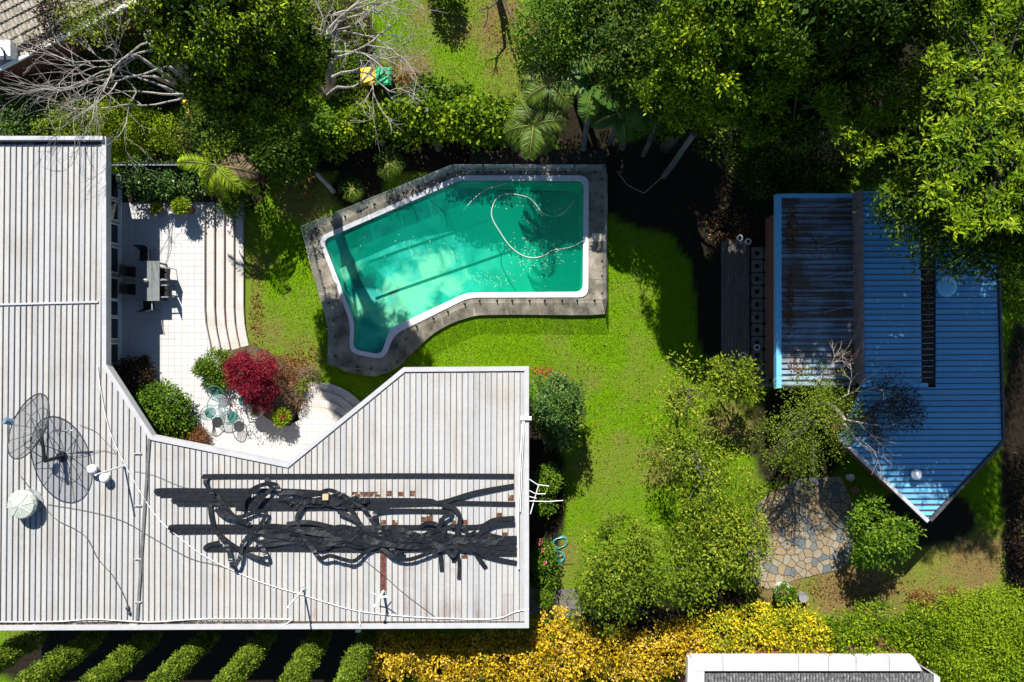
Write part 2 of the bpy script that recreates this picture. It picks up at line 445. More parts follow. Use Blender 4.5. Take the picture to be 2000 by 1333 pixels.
# ------------------------------------------------------------------ ground
deck_px = [(596, 446), (884, 322), (1180, 322), (1187, 330), (1187, 616), (1120, 616), (1000, 615), (930, 616), (885, 630), (845, 652), (805, 690), (775, 722), (730, 738),
           (655, 722), (640, 700), (642, 640), (596, 486)]
deck = [P2(x, y, 0.15) for x, y in deck_px]
DRYB = [(600, 375, 60, 55, .8), (590, 700, 45, 50, .45), (1640, 1150, 190, 45, 1), (1850, 1100, 130, 90, .85), (1720, 1180, 150, 40, .95), (1560, 1150, 70, 50, .8), (1900, 1170, 90, 60, .5),
        (990, 60, 60, 70, .75), (790, 140, 55, 45, .85), (880, 30, 90, 60, .4), (720, 200, 40, 40, .5), (1010, 160, 60, 80, .5), (1270, 910, 50, 40, .5), (1120, 740, 60, 40, .25), (1440, 830, 70, 50, .5), (520, 640, 35, 50, .4),
        (1100, 1100, 45, 50, .45), (1215, 900, 50, 60, .35), (1140, 905, 35, 40, .4), (500, 600, 22, 80, .5), (1420, 470, 70, 90, .7)]
SOIL_SHADE_B = [(1045, 965, 62, 185, 1), (1450, 420, 110, 80, .8), (1340, 360, 190, 105, 1), (1412, 540, 62, 150, 1), (1395, 640, 40, 70, .8), (1370, 470, 50, 50, .8), (1800, 1010, 120, 60, .8), (1990, 900, 40, 300, .8), (1300, 1190, 200, 60, .9), (150, 130, 260, 130, 1), (650, 90, 90, 110, .9), (400, 330, 130, 110, 1), (1150, 150, 130, 150, 1),  # soil beds; patches between pool and shed paint the lawn's shade dark
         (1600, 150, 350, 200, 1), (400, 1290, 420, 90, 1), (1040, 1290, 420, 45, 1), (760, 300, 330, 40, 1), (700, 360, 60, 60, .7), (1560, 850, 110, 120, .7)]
def blobs(x, y, B):
    px = x*PPM+1000; py = 666.5-y*PPM
    r = np.zeros(x.shape)
    for (cx, cy, rx, ry, s) in B:
        d = ((px-cx)/rx)**2+((py-cy)/ry)**2
        r = np.maximum(r, s*np.clip(1.5-d, 0, 1))
    return r
def dry_at(x, y):
    n = 0.5*vnoise(x, y, .55, 3)+.3*vnoise(x, y, 1.7, 4)+.2*vnoise(x, y, 4.5, 5)
    return np.clip(blobs(x, y, DRYB)*(0.35+1.1*n)+1.3*np.clip(n-.5, 0, 1), 0, 1)
def soil_shade_at(x, y):
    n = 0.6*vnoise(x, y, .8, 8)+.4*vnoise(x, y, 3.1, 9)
    return np.clip((blobs(x, y, SOIL_SHADE_B)*1.5-.55*n-.35)*3.5, 0, 1)

def axis(lo, hi, step, far):
    a = list(np.arange(lo, hi+step*.5, step)); d = step; o = []; x = hi
    while x < far:
        d *= 1.7; x += d; o.append(x)
    o2 = []; x = lo; d = step
    while x > -far:
        d *= 1.7; x -= d; o2.append(x)
    return np.array(o2[::-1]+a+o)
gx = axis(-24, 24, .22, 1500); gy = axis(-17, 17, .22, 1500)
pool_in_px = [(631, 469), (898, 352.5), (1140, 354), (1138, 570), (911, 572), (761, 642), (745, 693), (690, 683), (692, 628)]
pool_out_px = [(621, 464), (895, 343), (1150, 343), (1149, 581), (915.5, 581.5), (769, 654), (751, 703), (682, 690), (684, 631)]
ZC = 0.2
pool_in = fillet([P2(x, y, ZC) for x, y in pool_in_px], 0.3)
pool_out = fillet([P2(x, y, ZC) for x, y in pool_out_px], 0.42)
def ground():
    X, Y = np.meshgrid(gx, gy)
    Z = 0.05*(vnoise(X, Y, .25, 21)-.5)+0.03*(vnoise(X, Y, .9, 22)-.5)
    Z[(np.abs(X) > 24) | (np.abs(Y) > 17)] = 0
    ny, nx = X.shape
    v = np.stack([X.ravel(), Y.ravel(), Z.ravel()], 1)
    idx = np.arange(ny*nx).reshape(ny, nx)
    f = np.stack([idx[:-1, :-1], idx[:-1, 1:], idx[1:, 1:], idx[1:, :-1]], -1).reshape(-1, 4)
    cx = X[:-1, :-1].ravel()+.11; cy = Y[:-1, :-1].ravel()+.11
    mid = [((a[0]+b[0])/2, (a[1]+b[1])/2) for a, b in zip(pool_in, pool_out)]
    f = f[~inpoly(cx, cy, mid)]           # the basin is sunk into the ground
    me = bpy.data.meshes.new('ground')
    me.vertices.add(len(v)); me.vertices.foreach_set('co', v.ravel())
    me.loops.add(f.size); me.loops.foreach_set('vertex_index', f.ravel().astype(np.int32))
    me.polygons.add(len(f)); me.polygons.foreach_set('loop_start', np.arange(0, f.size, 4, dtype=np.int32))
    me.polygons.foreach_set('use_smooth', np.ones(len(f), bool))
    me.update(); me.validate()
    for nm, fn in (('dry', dry_at), ('soil', soil_shade_at)):
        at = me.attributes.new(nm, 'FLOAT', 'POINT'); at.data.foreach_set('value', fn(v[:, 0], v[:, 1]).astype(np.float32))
    m, nt, b = new_mat('lawn_ground')
    ad = nt.nodes.new('ShaderNodeAttribute'); ad.attribute_name = 'dry'
    a2 = nt.nodes.new('ShaderNodeAttribute'); a2.attribute_name = 'soil'
    n = noise_node(nt, 22, 6); r = add_ramp(nt, [(0.3, (0.025, 0.065, 0.001)), (0.5, (0.095, 0.2, 0.001)), (0.72, (0.2, 0.32, 0.003))]); nt.links.new(n.outputs['Fac'], r.inputs[0])
    n2 = noise_node(nt, 18, 6); rd = add_ramp(nt, [(0.3, (0.09, 0.065, 0.018)), (0.7, (0.25, 0.185, 0.075))]); nt.links.new(n2.outputs['Fac'], rd.inputs[0])
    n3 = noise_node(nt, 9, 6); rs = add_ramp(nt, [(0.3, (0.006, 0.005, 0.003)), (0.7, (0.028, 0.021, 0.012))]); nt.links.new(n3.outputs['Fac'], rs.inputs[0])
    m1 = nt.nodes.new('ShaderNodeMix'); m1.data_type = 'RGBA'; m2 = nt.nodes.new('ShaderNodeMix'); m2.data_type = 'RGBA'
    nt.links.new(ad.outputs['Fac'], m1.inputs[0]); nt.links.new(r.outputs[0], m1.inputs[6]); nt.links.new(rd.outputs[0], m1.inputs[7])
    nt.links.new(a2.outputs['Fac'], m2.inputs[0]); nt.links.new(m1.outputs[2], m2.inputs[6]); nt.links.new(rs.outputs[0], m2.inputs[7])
    nt.links.new(m2.outputs[2], b.inputs['Base Color']); b.inputs['Roughness'].default_value = 0.95; b.inputs['Specular IOR Level'].default_value = 0.1
    nb = noise_node(nt, 45, 4); bp = nt.nodes.new('ShaderNodeBump'); bp.inputs['Strength'].default_value = .8; bp.inputs['Distance'].default_value = .05
    nt.links.new(nb.outputs['Fac'], bp.inputs['Height']); nt.links.new(bp.outputs[0], b.inputs['Normal'])
    me.materials.append(m)
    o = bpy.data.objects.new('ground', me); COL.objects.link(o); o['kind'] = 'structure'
    o['label'] = 'green lawn with dry patches, dark soil and painted shade'
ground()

# ------------------------------------------------------------------ patio, steps, paths
def offset_poly(poly, d):
    n = len(poly); out = []
    area = sum(poly[i][0]*poly[(i+1) % n][1]-poly[(i+1) % n][0]*poly[i][1] for i in range(n))
    sg = 1 if area > 0 else -1
    for i in range(n):
        p = Vector(poly[i]); a = (p-Vector(poly[i-1])).normalized(); b = (Vector(poly[(i+1) % n])-p).normalized()
        na = Vector((-a.y, a.x))*sg; nb = Vector((-b.y, b.x))*sg
        k = na+nb
        k = k/max(k.length_squared, .05)*2
        q = p+k*d
        out.append((q.x, q.y))
    return out

def small_tile_mat():
    m, nt, b = new_mat('step_small_tile')
    g = nt.nodes.new('ShaderNodeNewGeometry'); br = nt.nodes.new('ShaderNodeTexBrick')
    br.offset = 0.0; br.inputs['Scale'].default_value = 1.0; br.inputs['Brick Width'].default_value = .11; br.inputs['Row Height'].default_value = .11
    br.inputs['Mortar Size'].default_value = .006
    n = noise_node(nt, 1.8, 5); r = add_ramp(nt, [(0.35, (0.40, 0.375, 0.33)), (0.6, (0.46, 0.445, 0.42))]); nt.links.new(n.outputs['Fac'], r.inputs[0])
    nt.links.new(g.outputs['Position'], br.inputs['Vector']); nt.links.new(r.outputs[0], br.inputs['Color1']); nt.links.new(r.outputs[0], br.inputs['Color2'])
    br.inputs['Mortar'].default_value = (0.33, 0.30, 0.26, 1)
    nt.links.new(br.outputs[0], b.inputs['Base Color']); b.inputs['Roughness'].default_value = .55
    return m
M['tile_small'] = small_tile_mat()
ZP = 0.6
AC = (618, 862)
def arc_px(r, a0, a1, n=14):
    return [(AC[0]+r*math.cos(R(a0+(a1-a0)*i/(n-1))), AC[1]+r*math.sin(R(a0+(a1-a0)*i/(n-1)))) for i in range(n)]
patio_px = [(210, 392), (400, 388), (400, 600), (402, 630), (410, 668), (414, 690), (470, 775), (560, 832)]+arc_px(52, -125, -5)+[(690, 940), (560, 1010), (200, 900)]
patio_poly = [P2(x, y, ZP) for x, y in patio_px]
pb = MB().prism(patio_poly, -0.05, ZP-.008)
patio = pb.build('patio', M['grout'])
tag(patio, 'white tiled patio between the two wings of the house', None, kind='structure')
TS = 0.28
txs = [p[0] for p in patio_poly]; tys = [p[1] for p in patio_poly]
cells = []
x = min(txs)
while x < max(txs):
    y = min(tys)
    while y < max(tys):
        pl = patio_poly
        g = .004
        for (a, b2, c) in ((1, 0, x+TS-g), (-1, 0, -x-g), (0, 1, y+TS-g), (0, -1, -y-g)):
            pl = clip_half(pl, a, b2, c)
            if len(pl) < 3: break
        if len(pl) >= 3:
            ar = abs(sum(pl[i][0]*pl[(i+1) % len(pl)][1]-pl[(i+1) % len(pl)][0]*pl[i][1] for i in range(len(pl))))/2
            if ar > .004: cells.append((x, y, pl, ar))
        y += TS
    x += TS
c0 = P(345, 690, ZP)
full = (TS-.008)**2
cells.sort(key=lambda c: (c[0]-c0.x)**2+(c[1]-c0.y)**2)
one = MB().prism([(0, 0), (TS-.008, 0), (TS-.008, TS-.008), (0, TS-.008)], ZP-.02, ZP)
tile_me = None; rest = MB(); k = 0
for (x, y, pl, ar) in cells:
    if k < 300 and ar > full*.98:
        if tile_me is None:
            o = one.build('tile', M['tile'], patio); tile_me = o.data
            for v in tile_me.vertices: v.co += ORG[patio.name]
        else:
            o = bpy.data.objects.new('tile', tile_me); COL.objects.link(o); o.parent = patio
        off = Vector((x+.004, y+.004, 0))-ORG[patio.name]
        o.location = off+Vector((0, 0, rnd.uniform(-.002, .001)))
        k += 1
    else:
        rest.prism(pl, ZP-.02, ZP+rnd.uniform(-.002, .001), bottom=False)
o = rest.build('tiles', M['tile'], patio); o['kind'] = 'stuff'

def step_obj(poly, z1, label):
    o = MB().prism(poly, -.05, z1, 0, 1).build('patio_step', [M['tile_small'], M['step_edge_shade']])
    tag(o, label, None, kind='structure')
    edge = [(p[0], p[1], z1) for p in poly]
    return o
for k in range(1, 5):
    xe = 400+19*k; z1 = ZP-.12*k
    pts = [(385, 386), (xe, 386), (xe, 600), (xe+2, 632), (xe+6, 655), (xe+12, 682), (400, 705)]
    o = step_obj([P2(x, y, z1) for x, y in pts], z1, 'white tiled step down from the patio towards the pool')
    mb = MB(); path = [P(x-.7, y, z1+.003) for x, y in pts[1:6]]
    for a, b in zip(path[:-1], path[1:]): mb.bar(a, b, .02, .012)
    mb.build('edge_shade', M['step_edge_shade'], o)
mb = MB(); path = [P(x-.7, y, ZP+.003) for x, y in [(400, 388), (400, 600), (402, 630), (410, 668), (414, 688)]]
for a, b in zip(path[:-1], path[1:]): mb.bar(a, b, .02, .012)
mb.build('edge_shade', M['step_edge_shade'], patio)
for k, r in enumerate((67, 82, 98, 115)):
    z1 = ZP-.12*(k+1)
    pts = [(AC[0]-20, AC[1])]+arc_px(r, -112-(4-k)*3, -8)
    step_obj([P2(x, y, z1) for x, y in pts], z1, 'curved white tiled step fanning down to the lawn')

# flagstone paving: every stone a piece
fpoly_px = [(1478, 985), (1500, 965), (1560, 935), (1640, 930), (1668, 990), (1668, 1040), (1660, 1095), (1640, 1112), (1560, 1130), (1500, 1150), (1470, 1140), (1455, 1060)]
fpoly = [P2(x, y) for x, y in fpoly_px]
flag = MB().prism(fpoly, -.08, .03).build('flagstone_paving', M['mulch'])
tag(flag, 'crazy paving of tan and grey flagstones beside the shed', None, kind='structure')
fr = random.Random(4)
seeds = []
bx0, bx1 = min(p[0] for p in fpoly), max(p[0] for p in fpoly); by0, by1 = min(p[1] for p in fpoly), max(p[1] for p in fpoly)
tries = 0
while len(seeds) < 175 and tries < 9000:
    tries += 1
    q = (fr.uniform(bx0, bx1), fr.uniform(by0, by1))
    if inpoly(np.array([q[0]]), np.array([q[1]]), fpoly)[0] and all((q[0]-s[0])**2+(q[1]-s[1])**2 > fr.uniform(.17, .33)**2 for s in seeds): seeds.append(q)
FS = [pmat('flagstone_%s' % n, [(0.3, tuple(x*.75 for x in c)), (0.7, c)], 7, .8, .25, 40) for n, c in
      (('tan', (0.24, 0.19, 0.12)), ('buff', (0.27, 0.2, 0.11)), ('grey', (0.145, 0.15, 0.135)), ('blue_grey', (0.11, 0.13, 0.14)), ('rose', (0.25, 0.165, 0.095)), ('pale', (0.26, 0.225, 0.16)))]
for i, s in enumerate(seeds):
    pl = fpoly
    for j, t in enumerate(seeds):
        if i == j: continue
        dx, dy = t[0]-s[0], t[1]-s[1]; d = math.hypot(dx, dy)
        if d > 2: continue
        pl = clip_half(pl, dx/d, dy/d, (dx*(s[0]+t[0])/2+dy*(s[1]+t[1])/2)/d-.016)
        if len(pl) < 3: break
    if len(pl) >= 3:
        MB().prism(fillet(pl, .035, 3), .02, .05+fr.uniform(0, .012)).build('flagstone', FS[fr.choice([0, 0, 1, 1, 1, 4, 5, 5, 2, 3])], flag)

# dark concrete paths
p = MB().prism([P2(*q) for q in [(1080, 1150), (1128, 1150), (1135, 1200), (1070, 1210)]], -.05, .03).build('path', M['concrete_dark']); tag(p, 'short worn concrete path by the yellow hedge', None, kind='structure')
p = MB().prism([P2(*q) for q in [(-60, 1150), (1060, 1150), (1060, 1200), (-60, 1205)]], -.05, .03).build('path', M['concrete_dark']); tag(p, 'shaded concrete path along the back of the house', None, kind='structure')
p = MB().prism([P2(x, y, .3) for x, y in [(920, 293), (1185, 291), (1185, 318), (915, 321)]], -.05, .25).build('garden_kerb', M['soil']); tag(p, 'dark earth garden strip behind the pool fence', None, kind='structure')
# timber deck and breeze-block paving in the shade beside the shed
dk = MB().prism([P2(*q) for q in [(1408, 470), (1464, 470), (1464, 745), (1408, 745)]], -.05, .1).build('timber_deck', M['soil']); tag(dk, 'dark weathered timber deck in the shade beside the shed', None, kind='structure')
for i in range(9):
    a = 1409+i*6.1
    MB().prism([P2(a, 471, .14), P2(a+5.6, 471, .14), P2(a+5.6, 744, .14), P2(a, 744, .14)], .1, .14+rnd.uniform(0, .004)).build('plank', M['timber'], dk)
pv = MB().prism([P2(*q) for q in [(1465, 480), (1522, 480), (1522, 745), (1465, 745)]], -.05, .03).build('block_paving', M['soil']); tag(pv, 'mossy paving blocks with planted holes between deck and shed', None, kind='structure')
for i in range(2):
    for j in range(11):
        c = P(1479+i*26, 495+j*25, .08); s = .255; rr = .12
        outer = fillet([(c.x-s, c.y-s), (c.x+s, c.y-s), (c.x+s, c.y+s), (c.x-s, c.y+s)], .08, 4)
        inner = [(c.x+rr*math.cos(math.atan2(q[1]-c.y, q[0]-c.x)), c.y+rr*math.sin(math.atan2(q[1]-c.y, q[0]-c.x))) for q in outer]
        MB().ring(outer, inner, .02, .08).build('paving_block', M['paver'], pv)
bed = MB().prism([P2(x, y, .6) for x, y in [(425, 692), (488, 674), (520, 690), (560, 715), (592, 745), (584, 775), (578, 800), (568, 832), (545, 832), (515, 812), (490, 772), (455, 752), (435, 735)]], -.05, .63).build('garden_bed', M['mulch'])
tag(bed, 'raised bed of brown mulch under the red maple', None, kind='structure')
bed2 = MB().prism([P2(x, y, .6) for x, y in [(238, 322), (470, 322), (478, 388), (400, 395), (238, 396)]], -.05, .62).build('garden_bed', M['soil'])
tag(bed2, 'dark soil bed at the head of the patio', None, kind='structure')

# ------------------------------------------------------------------ the house
ZR = 3.4
RO_px = [(-70, 268), (209, 268), (209, 712), (299, 851), (561, 904), (788, 718), (1033, 716), (1033, 1226), (-70, 1231)]
RO = [P2(x, y, ZR) for x, y in RO_px]
house = thing('house', 'long low house with a white ribbed metal roof and bent plan', 'house', (P(600, 1000).x, P(600, 1000).y, 0))
wall_poly = offset_poly(RO, 1.0)
MB().prism(wall_poly, 0, 3.14).build('wall', M['brick'], house)
roof = MB().prism(offset_poly(RO, .1), 3.15, ZR-.05).build('roof', M['gutter_dirt'], house)
MB().ring(RO, offset_poly(RO, .17), 3.12, ZR+.06).build('gutter_capping', M['cap'], roof)
a = P(-70, 274, ZR+.1); b = P(203, 274, ZR+.1)
MB().box(a.x, b.x, a.y-.02, a.y+.13, ZR-.02, ZR+.2).build('parapet_capping', M['cap'], roof)

RUST = [(689, 744, 961, 971), (756, 767, 959, 970), (654, 677, 963, 970), (780, 790, 961, 970), (802, 811, 959, 970), (823, 833, 1010, 1021), (834, 845, 1003, 1020), (768, 777, 1016, 1026), (745, 752, 1016, 1025),
        (880, 890, 1017, 1027), (903, 911, 1016, 1027), (969, 979, 1002, 1013), (980, 988, 1038, 1048), (946, 966, 1041, 1048), (992, 1001, 967, 979), (901, 911, 1080, 1092), (858, 866, 1012, 1020)]
STREAK = [(795, 812, 1090, 1205), (825, 840, 1085, 1205), (858, 875, 1100, 1212), (880, 905, 1110, 1212), (610, 622, 1130, 1212), (980, 1000, 1160, 1212), (925, 940, 1140, 1212)]
def panels(parent, poly, z, d, pitch, start, half=0.55, ribh=.045, mats=None, cuts=None, jitter=0.0, name='roof_panel'):
    """poly in photo pixels at height z; ribs run along d; strips are clipped to the outline"""
    nx, ny = -d[1], d[0]
    L = math.hypot(nx, ny); nx /= L; ny /= L
    offs = [p[0]*nx+p[1]*ny for p in poly]
    lo, hi = min(offs), max(offs)
    k = start-math.ceil((start-lo)/pitch)*pitch
    made = []
    while k < hi:
        a, b = k, k+pitch
        pl = clip_half(clip_half(poly, -nx, -ny, -(a+half)), nx, ny, b-half)
        if len(pl) >= 3:
            mb = MB(); zz = z+(rnd.uniform(-jitter, jitter) if jitter else 0)
            xc = sum(p[0] for p in pl)/len(pl)
            segs = [(-1e4, 1e4, 0)]
            if cuts:
                for (x0, x1, y0, y1, mi) in cuts:
                    if x0-2 <= xc <= x1+2:
                        ns = []
                        for s in segs:
                            if s[2] == 0 and s[0] < y0 and s[1] > y1: ns += [(s[0], y0, 0), (y0, y1, mi), (y1, s[1], 0)]
                            else: ns.append(s)
                        segs = ns
            for (y0, y1, mi) in segs:
                q = pl
                if len(segs) > 1: q = clip_half(clip_half(pl, 0, -1, -y0), 0, 1, y1)
                if len(q) >= 3: mb.prism([P2(x, y, z) for x, y in q], z-.03, zz, mi, bottom=False)
            rb = clip_half(clip_half(poly, -nx, -ny, -(b-half)), nx, ny, b+half)
            if len(rb) >= 3: mb.prism([P2(x, y, z) for x, y in rb], z-.03, z+ribh, len(mats)-1, bottom=False)
            if mb.f: made.append(mb.build(name, mats, parent))
        k += pitch
    return made
cuts = [r+(1,) for r in RUST]+[(745, 757, 1078, 1155, 3)]+[s+(2,) for s in STREAK]
hm = [M['roof'], M['roof_rust'], M['roof_streak'], M['rust_pan'], M['seam']]
panels(roof, [(-70, 283), (204, 283), (204, 712), (291, 855), (268, 1214), (-70, 1219)], ZR, (-.0095, 1), 11.27, 10.0, mats=hm, cuts=None, jitter=.004)
panels(roof, [(293, 862), (562, 914), (791, 728), (1027, 728), (1027, 1214), (269, 1214)], ZR, (-.003, 1), 11.3, -690.0, mats=hm, cuts=cuts, jitter=.004)
a = P(292, 857, ZR+.03); b = P(268, 1217, ZR+.03)
MB().bar(a, b, .1, .08).build('flashing', M['seam'], roof)
a = P(281, 858, ZR+.03); b = P(262, 1217, ZR+.03)
mb = MB()
for py in (886, 988, 1092, 1176):
    mb.bar(P(262, py, ZR+.06), P(276, py, ZR+.06), .04, .03)
mb.build('strap', M['cap'], roof)
# joint strip across the left wing
MB().bar(P(-70, 597, ZR+.03), P(192, 590, ZR+.03), .07, .05).build('joint_flashing', M['cap'], roof)
# windows of the patio wall (frame > pane)
wx = wall_poly[1][0]
for (y0, y1) in ((338, 388), (391, 431), (436, 477), (482, 534), (542, 586), (586, 619), (620, 664), (670, 711)):
    ya = P(215, y0, 1.3).y; yb = P(215, y1, 1.3).y
    z0, z1, t = .92, 2.75, .06
    mb = MB()
    mb.box(wx+.002, wx+.07, yb, yb+t, z0, z1); mb.box(wx+.002, wx+.07, ya-t, ya, z0, z1)
    mb.box(wx+.002, wx+.07, yb+t, ya-t, z0, z0+t); mb.box(wx+.002, wx+.07, yb+t, ya-t, z1-t, z1)
    mb.box(wx+.002, wx+.13, yb-.03, ya+.03, z0-.05, z0-.001)
    w = mb.build('window', M['frame_white'], house)
    MB().box(wx+.005, wx+.03, yb+t+.002, ya-t-.002, z0+t+.002, z1-t-.002).build('pane', M['pane'], w)
# white band of wall cladding under the eave line
MB().box(wx+.001, wx+.02, P(215, 716, 1.3).y, P(215, 332, 1.3).y, .62, .86).build('wall_skirting', M['frame_white'], house)

# ------------------------------------------------------------------ the pool
ZW = 0.06
pool = MB()
cin = offset_poly(pool_in, -.02)
n = len(pool_in)
shell_v = [(p[0], p[1], ZC) for p in pool_in]
depth = [-0.95-1.0*max(0, min(1, (p[0]*PPM+1000-780)/260)) for p in pool_in]
b0 = MB()
basin_floor_z = lambda x: -0.95-1.0*max(0, min(1, (x*PPM+1000-780)/260))
vs = [(p[0], p[1], ZC) for p in pool_in]+[(p[0], p[1], basin_floor_z(p[0])) for p in pool_in]
b0.add(vs, [(i, i+n, (i+1) % n+n, (i+1) % n) for i in range(n)], 0)
# floor: grid clipped to the basin so that it follows the depth
for gx0 in np.arange(min(p[0] for p in pool_in), max(p[0] for p in pool_in), .5):
    pl = clip_half(clip_half(pool_in, -1, 0, -gx0), 1, 0, gx0+.5)
    if len(pl) >= 3:
        ar = sum(pl[i][0]*pl[(i+1) % len(pl)][1]-pl[(i+1) % len(pl)][0]*pl[i][1] for i in range(len(pl)))
        if ar < 0: pl = pl[::-1]
        b0.add([(q[0], q[1], basin_floor_z(q[0])) for q in pl], [tuple(range(len(pl)))], 0)
def pool_floor_mat():
    m, nt, b = new_mat('pool_floor_algae')
    n1 = noise_node(nt, .55, 5, rough=.55); n1.inputs['Distortion'].default_value = .6
    r1 = add_ramp(nt, [(0.38, (0.02, 0.13, 0.12)), (0.46, (0.08, 0.36, 0.36)), (0.54, (0.2, 0.58, 0.58)), (0.64, (0.4, 0.7, 0.62))])
    nt.links.new(n1.outputs['Fac'], r1.inputs[0])
    # sediment lies in the shallow end; the deep end is evenly coated with algae
    g = nt.nodes.new('ShaderNodeNewGeometry'); sp = nt.nodes.new('ShaderNodeSeparateXYZ'); nt.links.new(g.outputs['Position'], sp.inputs[0])
    mr = nt.nodes.new('ShaderNodeMapRange'); mr.inputs[1].default_value = -4.0; mr.inputs[2].default_value = 0.5; nt.links.new(sp.outputs['X'], mr.inputs[0])
    n2 = noise_node(nt, .4, 3); r2 = add_ramp(nt, [(0.35, (0.04, 0.36, 0.24)), (0.6, (0.06, 0.58, 0.36))]); nt.links.new(n2.outputs['Fac'], r2.inputs[0])
    mx = nt.nodes.new('ShaderNodeMix'); mx.data_type = 'RGBA'
    nt.links.new(mr.outputs[0], mx.inputs[0]); nt.links.new(r1.outputs[0], mx.inputs[6]); nt.links.new(r2.outputs[0], mx.inputs[7])
    # pale sediment has settled in drifts in the shallow end
    acc = None
    for (cx, cy, rr_) in ((668, 520, 1.5), (800, 575, 2.0), (850, 525, 1.7), (770, 615, 1.6), (880, 555, 1.2), (700, 600, 1.0)):
        q = P(cx, cy, -1.0); ds = nt.nodes.new('ShaderNodeVectorMath'); ds.operation = 'DISTANCE'; ds.inputs[1].default_value = (q.x, q.y, -.95)
        nt.links.new(g.outputs['Position'], ds.inputs[0])
        mp_ = nt.nodes.new('ShaderNodeMapRange'); mp_.inputs[1].default_value = 0; mp_.inputs[2].default_value = rr_; mp_.inputs[3].default_value = .62; mp_.inputs[4].default_value = 0
        nt.links.new(ds.outputs['Value'], mp_.inputs[0])
        if acc is None: acc = mp_.outputs[0]
        else:
            ma = nt.nodes.new('ShaderNodeMath'); ma.operation = 'MAXIMUM'; nt.links.new(acc, ma.inputs[0]); nt.links.new(mp_.outputs[0], ma.inputs[1]); acc = ma.outputs[0]
    n4 = noise_node(nt, 1.1, 5); n4.inputs['Distortion'].default_value = .8
    ad_ = nt.nodes.new('ShaderNodeMath'); ad_.operation = 'ADD'; nt.links.new(acc, ad_.inputs[0]); nt.links.new(n4.outputs['Fac'], ad_.inputs[1])
    r4_ = add_ramp(nt, [(0.70, (0, 0, 0)), (0.95, (1, 1, 1))]); nt.links.new(ad_.outputs[0], r4_.inputs[0])
    mx4 = nt.nodes.new('ShaderNodeMix'); mx4.data_type = 'RGBA'; mx4.inputs[7].default_value = (0.92, 0.86, 0.62, 1)
    nt.links.new(r4_.outputs[0], mx4.inputs[0]); nt.links.new(mx.outputs[2], mx4.inputs[6])
    nt.links.new(mx4.outputs[2], b.inputs['Base Color']); b.inputs['Roughness'].default_value = .9; b.inputs['Specular IOR Level'].default_value = .1
    return m
M['pool_floor'] = pool_floor_mat()
pool_t = thing('swimming_pool', 'angular swimming pool full of murky green water with white coping', 'pool', P(900, 520))
b0.build('basin', M['pool_floor'], pool_t)
MB().ring(pool_out, pool_in, -.05, ZC).build('coping', M['coping'], pool_t)
# steps at the narrow end
for k, (yy, zz) in enumerate(((688, -.15), (672, -.4), (656, -.65))):
    q = clip_half([(p[0]*.999, p[1]*.999) for p in pool_in], 0, 1, P(0, yy-8, 0).y)
    if len(q) >= 3: MB().prism(offset_poly(q, .02), -1.0, zz).build('pool_step', M['pool_floor'], pool_t)
def water_mat():
    m, nt, b = new_mat('murky_pool_water')
    nt.nodes.remove(b); out = nt.nodes['Material Output']
    tr = nt.nodes.new('ShaderNodeBsdfTransparent'); tr.inputs[0].default_value = (0.52, 1.0, 0.92, 1)
    df = nt.nodes.new('ShaderNodeBsdfDiffuse'); df.inputs[0].default_value = (0.0, 0.31, 0.175, 1)
    gl = nt.nodes.new('ShaderNodeBsdfGlossy'); gl.inputs['Roughness'].default_value = .03
    m1 = nt.nodes.new('ShaderNodeMixShader'); m1.inputs[0].default_value = .36
    fr_ = schlick(nt, .02)
    m2 = nt.nodes.new('ShaderNodeMixShader')
    nz = noise_node(nt, 2.2, 3); bp = nt.nodes.new('ShaderNodeBump'); bp.inputs['Strength'].default_value = .06; bp.inputs['Distance'].default_value = .05
    nt.links.new(nz.outputs['Fac'], bp.inputs['Height']); nt.links.new(bp.outputs[0], gl.inputs['Normal'])
    nt.links.new(tr.outputs[0], m1.inputs[1]); nt.links.new(df.outputs[0], m1.inputs[2])
    nt.links.new(fr_.outputs[0], m2.inputs[0]); nt.links.new(m1.outputs[0], m2.inputs[1]); nt.links.new(gl.outputs[0], m2.inputs[2])
    nt.links.new(m2.outputs[0], out.inputs['Surface'])
    return m
wpoly = offset_poly(pool_in, -.004)
wv = MB().add([(p[0], p[1], ZW) for p in wpoly], [tuple(range(len(wpoly)))])
wo_ = wv.build('water', water_mat(), pool_t)
# deck with slab joints
dmid = offset_poly(pool_out, -.004)
dmb = MB()
deckobj = None
# the deck is a ring: slabs are cut along the inner edge normals
deck_f = fillet(deck, .3, 4)
def ray_out(p, d):
    best = None
    for i in range(len(deck_f)):
        a = Vector(deck_f[i]); b = Vector(deck_f[(i+1) % len(deck_f)]); e = b-a
        den = d.x*e.y-d.y*e.x
        if abs(den) < 1e-9: continue
        w = a-p; t = (w.x*e.y-w.y*e.x)/den; u = (w.x*d.y-w.y*d.x)/den
        if t > .02 and -1e-6 <= u <= 1+1e-6 and (best is None or t < best): best = t
    return p+d*best if best else None
inner_samples = []
po = pool_out; per = 0
for i in range(len(po)):
    a = Vector(po[i]); b = Vector(po[(i+1) % len(po)]); L = (b-a).length; kk = max(1, int(L/.35))
    for j in range(kk): inner_samples.append(a+(b-a)*(j/kk))
cen = Vector((sum(p[0] for p in pool_out)/len(pool_out), sum(p[1] for p in pool_out)/len(pool_out)))
area = sum(po[i][0]*po[(i+1) % len(po)][1]-po[(i+1) % len(po)][0]*po[i][1] for i in range(len(po)))
m_ = len(inner_samples)
raw = []
for i in range(m_):
    t = inner_samples[(i+3) % m_]-inner_samples[i-3]
    t.normalize(); nrm = Vector((t.y, -t.x)) if area > 0 else Vector((-t.y, t.x))
    raw.append(nrm)
outer_samples = []
